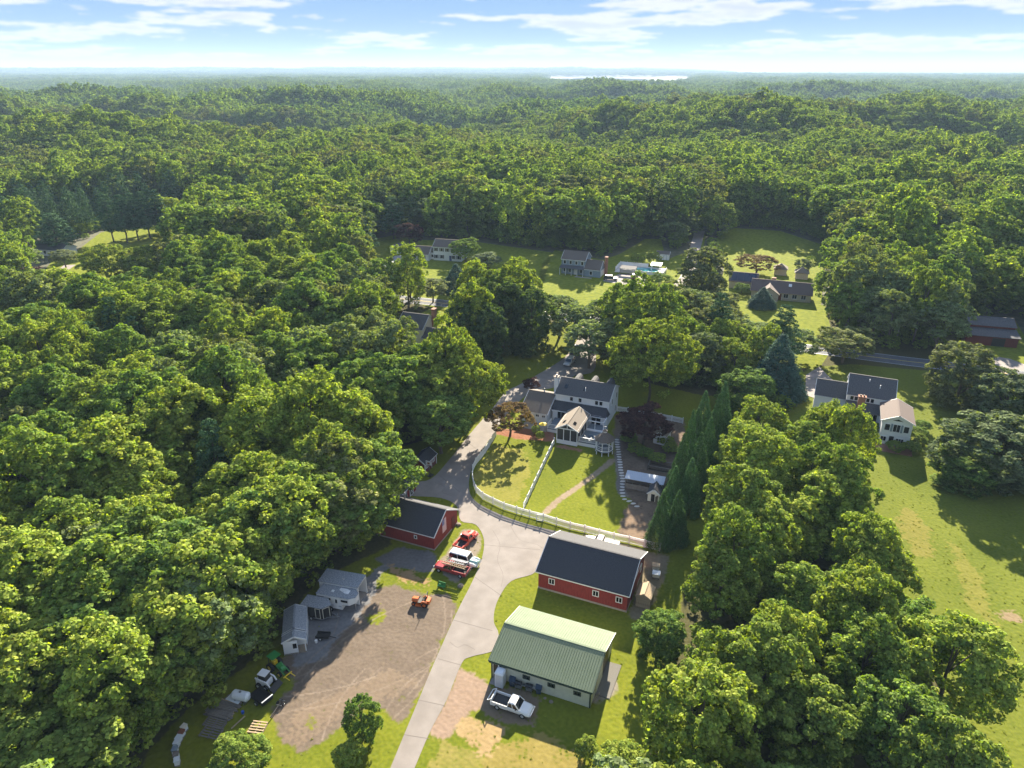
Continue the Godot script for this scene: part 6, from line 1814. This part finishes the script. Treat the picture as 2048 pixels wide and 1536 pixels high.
	for z in [-0.4, 0.4]: wheel(t, 0.75, z, 0.22, 0.12)
	t = thing("utility_cart", "low dark cart with a white bucket in front of the trailers", "cart", Vector3(-23.9, 0, -69.2), deg_to_rad(-5))
	bx(t, "bed", Vector3(0, 0.4, 0), Vector3(1.7, 0.12, 0.9), M.black)
	for z in [-0.45, 0.45]: bx(t, "side", Vector3(0, 0.55, z), Vector3(1.7, 0.25, 0.05), M.black)
	part(t, "drawbar", MB.new().beam(Vector3(0.85, 0.35, 0), Vector3(1.7, 0.25, 0.1), 0.07, 0.07), M.black)
	for z in [-0.5, 0.5]: wheel(t, -0.2, z, 0.24, 0.14)
	var bu := thing("bucket", "white bucket on the ground beside the dark cart", "bucket", Vector3(-24.6, 0, -68.4), 0.0)
	part(bu, "shell", MB.new().tube(Vector3.ZERO, Vector3(0, 0.4, 0), 0.15, 0.18, 10), M.white)


# ---------------------------------------------------------------- fences and small things
func fence(called: String, label: String, line: PackedVector2Array, h: float) -> void:
	var t := thing(called, label, "fence", Vector3(line[0].x, 0, line[0].y), 0.0)
	var o := line[0]
	for i in line.size():
		var p := line[i] - o
		bx(t, "post", Vector3(p.x, h / 2 + 0.06, p.y), Vector3(0.14, h + 0.12, 0.14), M.white)
		var cap := MB.new()
		cap.rings([[Vector3(-0.1, 0, 0.1), Vector3(0.1, 0, 0.1), Vector3(0.1, 0, -0.1), Vector3(-0.1, 0, -0.1)], [Vector3(-0.02, 0.12, 0.02), Vector3(0.02, 0.12, 0.02), Vector3(0.02, 0.12, -0.02), Vector3(-0.02, 0.12, -0.02)]])
		put(t, "post_cap", cap.mesh(), M.white, Vector3(p.x, h + 0.12, p.y))
		if i + 1 == line.size(): break
		var q := line[i + 1] - o
		var a := Vector3(p.x, 0, p.y)
		var b := Vector3(q.x, 0, q.y)
		var mb := MB.new()
		mb.beam(a + Vector3(0, 0.18, 0), b + Vector3(0, 0.18, 0), 0.05, 0.14)
		mb.beam(a + Vector3(0, h - 0.06, 0), b + Vector3(0, h - 0.06, 0), 0.06, 0.12)
		mb.beam(a + Vector3(0, h * 0.76, 0), b + Vector3(0, h * 0.76, 0), 0.05, 0.09)
		var n := int(a.distance_to(b) / 0.15)
		var d := (b - a).normalized()
		var bas := Basis(d, Vector3.UP, d.cross(Vector3.UP))
		for k in range(1, n):
			mb.box(a.lerp(b, float(k) / n) + Vector3(0, h * 0.5, 0), Vector3(0.085, h - 0.3, 0.025), bas)
		part(t, "panel", mb, M.white)

func spaced(line: PackedVector2Array, gap: float) -> PackedVector2Array:
	var out := PackedVector2Array([line[0]])
	var left := gap
	for i in line.size() - 1:
		var a := line[i]
		var b := line[i + 1]
		var l := a.distance_to(b)
		while left <= l:
			out.append(a.lerp(b, left / l))
			left += gap
		left -= l
	return out

func make_yard() -> void:
	fence("curved_fence", "white picket fence curving round the lawn beside the drive", spaced(smooth_line(pv([-3.14, -123.28, -5.14, -115.97, -6.48, -112.49, -7.04, -109.33, -6.79, -105.99, -6.32, -103.43, -5.38, -101.42, -4.08, -100.07, -2.3, -98.59, -0.41, -97.15, 1.54, -96.3, 3.52, -95.19, 5.49, -94.37, 7.48, -93.15, 9.38, -92.22, 11.42, -91.44, 13.34, -90.54, 15.3, -89.65, 17.34, -88.9, 19.32, -88.03, 21.28, -87.18, 22.54, -86.7]), false, 6), 2.35), 1.35)
	fence("divider_fence", "straight white fence dividing the lawn below the porch", spaced(pv([8.07, -120.03, 1.62, -96.87]), 2.3), 1.2)
	fence("garden_fence", "white fence behind the garden at the corner of the house", spaced(pv([22.08, -134.17, 25.68, -132.98, 29.51, -131.13, 32.8, -129.54, 35.81, -127.98]), 2.3), 1.2)
	# gate with crossed braces in the curved fence
	var gt := thing("garden_gate", "white crossed-brace gate in the curving fence at the dirt path", "gate", Vector3(4.46, 0, -94.64), deg_to_rad(-15))
	for x in [-0.55, 0.55]: bx(gt, "stile", Vector3(x, 0.7, 0.12), Vector3(0.08, 1.3, 0.06), M.white)
	for y in [0.15, 1.25]: bx(gt, "rail", Vector3(0, y, 0.12), Vector3(1.1, 0.1, 0.05), M.white)
	for s in [-1.0, 1.0]: part(gt, "brace", MB.new().beam(Vector3(-0.5, 0.7 - 0.5 * s, 0.13), Vector3(0.5, 0.7 + 0.5 * s, 0.13), 0.04, 0.08), M.white)
	# stepping stones down to the coop
	var walk := spaced(smooth_line(pv([20.29, -121.64, 20.01, -116.73, 19.62, -111.24, 19.26, -106.16, 18.72, -102.96, 18.89, -100.67, 19.81, -100.07, 20.45, -98.89, 20.97, -98.01]), false), 0.95)
	var i := 0
	for p in walk:
		var s := thing("stepping_stone", "flat pale stone in the walk from gazebo to coop", "stepping stone", Vector3(p.x, 0.02, p.y), -0.2 + rng.randf() * 0.4, "stepping stones to the coop")
		var pts := []
		var lo := []
		for k in 7:
			var a := -TAU * k / 7
			var r := 0.3 + rng.randf() * 0.12
			pts.append(Vector3(cos(a) * r * 1.3, 0.07, sin(a) * r * 0.6))
			lo.append(Vector3(cos(a) * r * 1.36, 0.0, sin(a) * r * 0.64))
		part(s, "slab", MB.new().rings([lo, pts]), M.stone)
		i += 1
	# portable toilet and the things along the barn wall
	var t := thing("portable_toilet", "grey portable toilet at the corner of the green-roofed barn", "toilet", Vector3(-1.35, 0, -61.75), deg_to_rad(-22))
	bx(t, "cabin", Vector3(0, 1.05, 0), Vector3(1.0, 2.0, 1.05), M.tank)
	bx(t, "door", Vector3(0, 1.0, 0.54), Vector3(0.74, 1.75, 0.04), plain(lin(0.5, 0.53, 0.56), 0.5))
	part(t, "roof", MB.new().rings([[Vector3(-0.56, 2.05, 0.58), Vector3(0.56, 2.05, 0.58), Vector3(0.56, 2.05, -0.58), Vector3(-0.56, 2.05, -0.58)], [Vector3(-0.42, 2.24, 0.45), Vector3(0.42, 2.24, 0.45), Vector3(0.42, 2.24, -0.45), Vector3(-0.42, 2.24, -0.45)]]), M.tank)
	part(t, "vent_pipe", MB.new().tube(Vector3(-0.4, 2.1, -0.4), Vector3(-0.4, 2.5, -0.4), 0.05, 0.05, 6), M.white)
	for q in [[Vector3(0.05, 0, -61.6), "blue-black wheeled bin nearest the portable toilet"], [Vector3(3.1, 0, -60.5), "blue-black wheeled bin at the end of the row by the barn"]]:
		var b := thing("wheeled_bin", q[1], "bin", q[0], deg_to_rad(-10))
		part(b, "body", MB.new().rings([[Vector3(-0.24, 0.08, 0.24), Vector3(0.24, 0.08, 0.24), Vector3(0.24, 0.08, -0.24), Vector3(-0.24, 0.08, -0.24)], [Vector3(-0.34, 1.0, 0.36), Vector3(0.34, 1.0, 0.36), Vector3(0.34, 1.0, -0.36), Vector3(-0.34, 1.0, -0.36)]]), M.bin_blue)
		part(b, "lid", MB.new().slab([Vector3(-0.38, 1.08, 0.42), Vector3(0.38, 1.08, 0.42), Vector3(0.38, 1.14, -0.4), Vector3(-0.38, 1.14, -0.4)], 0.07), M.bin_blue)
		for x in [-0.27, 0.27]: part(b, "wheel", MB.new().tube(Vector3(x - 0.04, 0.13, -0.3), Vector3(x + 0.04, 0.13, -0.3), 0.13, 0.13, 10), M.rubber)
	for q in [[Vector3(0.75, 0, -61.15), "black barbecue grill next to the first wheeled bin"], [Vector3(2.0, 0, -60.75), "black barbecue grill next to the last wheeled bin"]]:
		var b := thing("grill", q[1], "grill", q[0], deg_to_rad(-20))
		part(b, "hood", MB.new().rings([ring(-0.4, 0.8, 1.1, 0.28, 0.24), ring(0.4, 0.8, 1.1, 0.28, 0.24)]), M.black)
		for x in [-0.35, 0.35]:
			for z in [-0.2, 0.2]: bx(b, "leg", Vector3(x, 0.4, z), Vector3(0.05, 0.8, 0.05), M.steel)
		bx(b, "shelf", Vector3(0, 0.3, 0), Vector3(0.75, 0.04, 0.45), M.steel)
		for x in [-0.6, 0.6]: bx(b, "side_table", Vector3(x, 0.82, 0), Vector3(0.36, 0.04, 0.4), M.steel)
	# basketball hoop
	t = thing("basketball_hoop", "basketball hoop on a pole beside the garden shed", "hoop", Vector3(-14.5, 0, -108.15), deg_to_rad(-30))
	part(t, "pole", MB.new().tube(Vector3.ZERO, Vector3(0, 2.6, 0), 0.06, 0.05, 8), M.black)
	bx(t, "base", Vector3(0, 0.1, -0.2), Vector3(0.7, 0.2, 1.0), M.black)
	bx(t, "backboard", Vector3(0, 2.85, 0.2), Vector3(1.2, 0.75, 0.05), M.white)
	part(t, "rim", MB.new().tube(Vector3(0, 2.6, 0.5), Vector3(0, 2.63, 0.5), 0.23, 0.23, 12, false), M.redwood)
	bx(t, "target_square", Vector3(0, 2.8, 0.23), Vector3(0.5, 0.36, 0.01), M.redwood)
	# beehives along the wood's edge
	var hp := [Vector2(-35.63, -55.37), Vector2(-35.6, -54.67), Vector2(-35.63, -53.98), Vector2(-35.58, -53.37), Vector2(-35.41, -52.58), Vector2(-35.02, -51.93), Vector2(-34.64, -51.29)]
	var hue := [M.cream, M.redwood, M.tank, M.tank, M.bluegrey, M.wood_grey, M.tank]
	var says := ["grey-cream beehive at the far end of the row", "reddish beehive second in the row", "pale blue-white beehive next to the reddish one", "pale blue-white beehive at the bend of the row", "slate-blue beehive just past the bend", "weathered grey beehive among the pale ones", "pale blue-white beehive after the weathered one"]
	for k in hp.size():
		var b := thing("beehive", says[k], "beehive", Vector3(hp[k].x, 0, hp[k].y), deg_to_rad(-20 + k * 6), "row of beehives")
		bx(b, "stand", Vector3(0, 0.1, 0), Vector3(0.5, 0.2, 0.6), M.wood_grey)
		bx(b, "brood_box", Vector3(0, 0.38, 0), Vector3(0.48, 0.36, 0.56), M.white)
		bx(b, "super", Vector3(0, 0.66, 0), Vector3(0.48, 0.2, 0.56), hue[k])
		bx(b, "lid", Vector3(0, 0.8, 0), Vector3(0.56, 0.07, 0.64), hue[k])
	for q in [[Vector3(20.7, 0, -82.6), "cream hive box beside the red barn"], [Vector3(20.4, 0, -80.9), "grey-white hive box beside the red barn"]]:
		var b := thing("hive_box", q[1], "beehive", q[0], deg_to_rad(-15))
		bx(b, "stand", Vector3(0, 0.15, 0), Vector3(1.0, 0.3, 0.9), M.wood_grey)
		bx(b, "box", Vector3(0, 0.55, 0), Vector3(0.95, 0.5, 0.85), M.cream)
		bx(b, "lid", Vector3(0, 0.84, 0), Vector3(1.1, 0.08, 1.0), M.lumber if q[0].z < -82.0 else M.tank)
	# tank, lumber and pallets
	t = thing("white_tank", "horizontal white tank on legs under the trees", "tank", Vector3(-30.81, 0, -59.38), deg_to_rad(-14))
	part(t, "shell", MB.new().tube(Vector3(-0.85, 0.85, 0), Vector3(0.85, 0.85, 0), 0.55, 0.55, 16).tube(Vector3(0.85, 0.85, 0), Vector3(1.08, 0.85, 0), 0.55, 0.3, 16).tube(Vector3(-0.85, 0.85, 0), Vector3(-1.08, 0.85, 0), 0.55, 0.3, 16), M.tank)
	for x in [-0.6, 0.6]: bx(t, "saddle", Vector3(x, 0.2, 0), Vector3(0.2, 0.4, 0.9), M.steel)
	part(t, "filler_cap", MB.new().tube(Vector3(0, 1.38, 0), Vector3(0, 1.5, 0), 0.14, 0.14, 10), M.steel)
	var piles := [[Vector3(-32.28, 0, -58.41), 3.2, 1.0, "long pile of weathered grey boards", -16.0], [Vector3(-32.6, 0, -57.46), 3.4, 0.9, "darker pile of boards in front of the long one", -16.0], [Vector3(-31.79, 0, -59.24), 2.4, 0.8, "pile of boards under a blue-grey sheet", -20.0]]
	for pl in piles:
		var b := thing("board_pile", pl[3], "lumber", pl[0], deg_to_rad(pl[4]))
		for y in 3:
			for k in 6:
				bx(b, "board", Vector3(rng.randf_range(-0.2, 0.2), 0.1 + y * 0.09, -pl[2] / 2 + pl[2] * k / 5.0), Vector3(pl[1] * rng.randf_range(0.8, 1.0), 0.06, 0.15), M.wood_grey if rng.randf() < 0.7 else M.lumber, rng.randf_range(-0.04, 0.04))
	var sh := thing("tarp", "blue-grey sheet thrown over the boards", "tarp", Vector3(-31.61, 0, -59.38), deg_to_rad(-20))
	part(sh, "sheet", MB.new().slab([Vector3(-0.9, 0.42, 0.45), Vector3(0.9, 0.38, 0.5), Vector3(0.95, 0.44, -0.45), Vector3(-0.85, 0.4, -0.5)], 0.03), M.tank)
	var bk := thing("blue_pail", "small bright blue pail at the end of the boards", "pail", Vector3(-30.1, 0, -57.66), 0.0)
	part(bk, "shell", MB.new().tube(Vector3.ZERO, Vector3(0, 0.35, 0), 0.14, 0.17, 10), M.blue)
	var pk := thing("plank", "single pale plank propped on the grass by the boards", "plank", Vector3(-30.14, 0, -56.33), deg_to_rad(55))
	part(pk, "board", MB.new().beam(Vector3(-0.9, 0.1, 0), Vector3(0.9, 0.3, 0), 0.16, 0.04), M.lumber)
	var crate := func(called: String, label: String, p: Vector3, turn: float, w: float, d: float, m: Material) -> void:
		var c := thing(called, label, "pallet", p, deg_to_rad(turn))
		for k in 5: bx(c, "slat", Vector3(0, 0.32, -d / 2 + d * k / 4.0), Vector3(w, 0.04, 0.14), m)
		for k in 3: bx(c, "bearer", Vector3(-w / 2 + 0.06 + (w - 0.12) * k / 2.0, 0.18, 0), Vector3(0.1, 0.22, d), m)
	crate.call("open_pallet", "pale open pallet frame on the grass beside the yard", Vector3(-27.76, 0, -55.62), -8.0, 1.7, 1.4, M.lumber)
	crate.call("pallet", "grey pallet stacked with slats near the beehives", Vector3(-32.59, 0, -54.98), -14.0, 2.2, 1.3, M.wood_grey)
	crate.call("pallet", "dark pallet between the board piles and the grey pallet", Vector3(-32.65, 0, -56.14), -16.0, 2.4, 1.0, M.wood_grey)
	# rusty scraps and boulders near the trucks
	var bench := thing("green_bench", "small green garden bench at the edge of the truck shadow", "bench", Vector3(-9.79, 0, -78.66), deg_to_rad(-25))
	bx(bench, "seat", Vector3(0, 0.42, 0), Vector3(1.1, 0.06, 0.5), M.green_paint)
	bx(bench, "backrest", Vector3(0, 0.7, -0.25), Vector3(1.1, 0.4, 0.05), M.green_paint)
	for x in [-0.48, 0.48]:
		for z in [-0.2, 0.2]: bx(bench, "leg", Vector3(x, 0.2, z), Vector3(0.06, 0.42, 0.06), M.green_paint)
	for q in [[Vector3(-7.17, 0, -78.98), 0.45, "rounded boulder on the verge of the drive"], [Vector3(-8.46, 0, -93.55), 0.4, "flat pale stone at the corner of the small barn"], [Vector3(4.44, 0, -59.24), 0.24, "tan rock below the barn windows"], [Vector3(3.78, 0, -59.73), 0.18, "small tan rock among the barn weeds"]]:
		var b := thing("boulder", q[2], "boulder", q[0], rng.randf() * 6.0)
		var sm := MB.new()
		var rs := []
		for y in 4:
			var rr: float = q[1] * [1.0, 1.1, 0.8, 0.35][y]
			var rg := []
			for k in 8:
				var a := -TAU * k / 8
				rg.append(Vector3(cos(a) * rr * rng.randf_range(0.85, 1.15), q[1] * [-0.05, 0.35, 0.7, 0.85][y], sin(a) * rr * rng.randf_range(0.75, 1.0)))
			rs.append(rg)
		part(b, "stone", sm.rings(rs), M.rock)


func _ready() -> void:
	rng.seed = 20240817
	# ---- camera
	var cam := Camera3D.new()
	cam.name = "camera"
	add_child(cam)
	cam.position = Vector3(0, 66, 0)
	cam.rotation_degrees.x = -23.977
	cam.fov = 56.78
	cam.far = 60000.0
	cam.near = 0.5
	cam.current = true
	# ---- sun: ahead of the camera and a little to its right, 24 degrees high
	var el := deg_to_rad(24.0)
	var az := deg_to_rad(13.0)
	var to_sun := Vector3(sin(az) * cos(el), sin(el), -cos(az) * cos(el))
	var sun := DirectionalLight3D.new()
	sun.name = "sun"
	add_child(sun)
	sun.basis = Basis.looking_at(-to_sun, Vector3.UP)
	sun.light_energy = 1.6
	sun.light_color = Color(1.0, 0.95, 0.86)
	sun.light_angular_distance = 0.55
	sun.shadow_enabled = true
	# ---- sky, air and exposure
	var env := Environment.new()
	env.background_mode = Environment.BG_SKY
	var pano := PanoramaSkyMaterial.new()
	pano.panorama = make_sky(to_sun)
	var sky := Sky.new()
	sky.sky_material = pano
	env.sky = sky
	env.background_energy_multiplier = 0.315
	env.tonemap_mode = Environment.TONE_MAPPER_LINEAR
	env.tonemap_exposure = 4.8
	env.fog_enabled = true
	env.fog_density = 0.0001
	env.fog_light_color = Color(0.74, 0.86, 1.0)
	env.sdfgi_enabled = true
	env.ssao_enabled = true
	env.ssil_enabled = true
	var we := WorldEnvironment.new()
	we.name = "world_environment"
	we.environment = env
	add_child(we)
	print("sky ", Time.get_ticks_msec())
	make_materials()
	set_clearings()
	make_land()
	print("land ", Time.get_ticks_msec())
	make_roads()
	make_woods()
	print("woods ", Time.get_ticks_msec())
	make_buildings()
	make_vehicles()
	make_yard()
	print("done ", Time.get_ticks_msec())
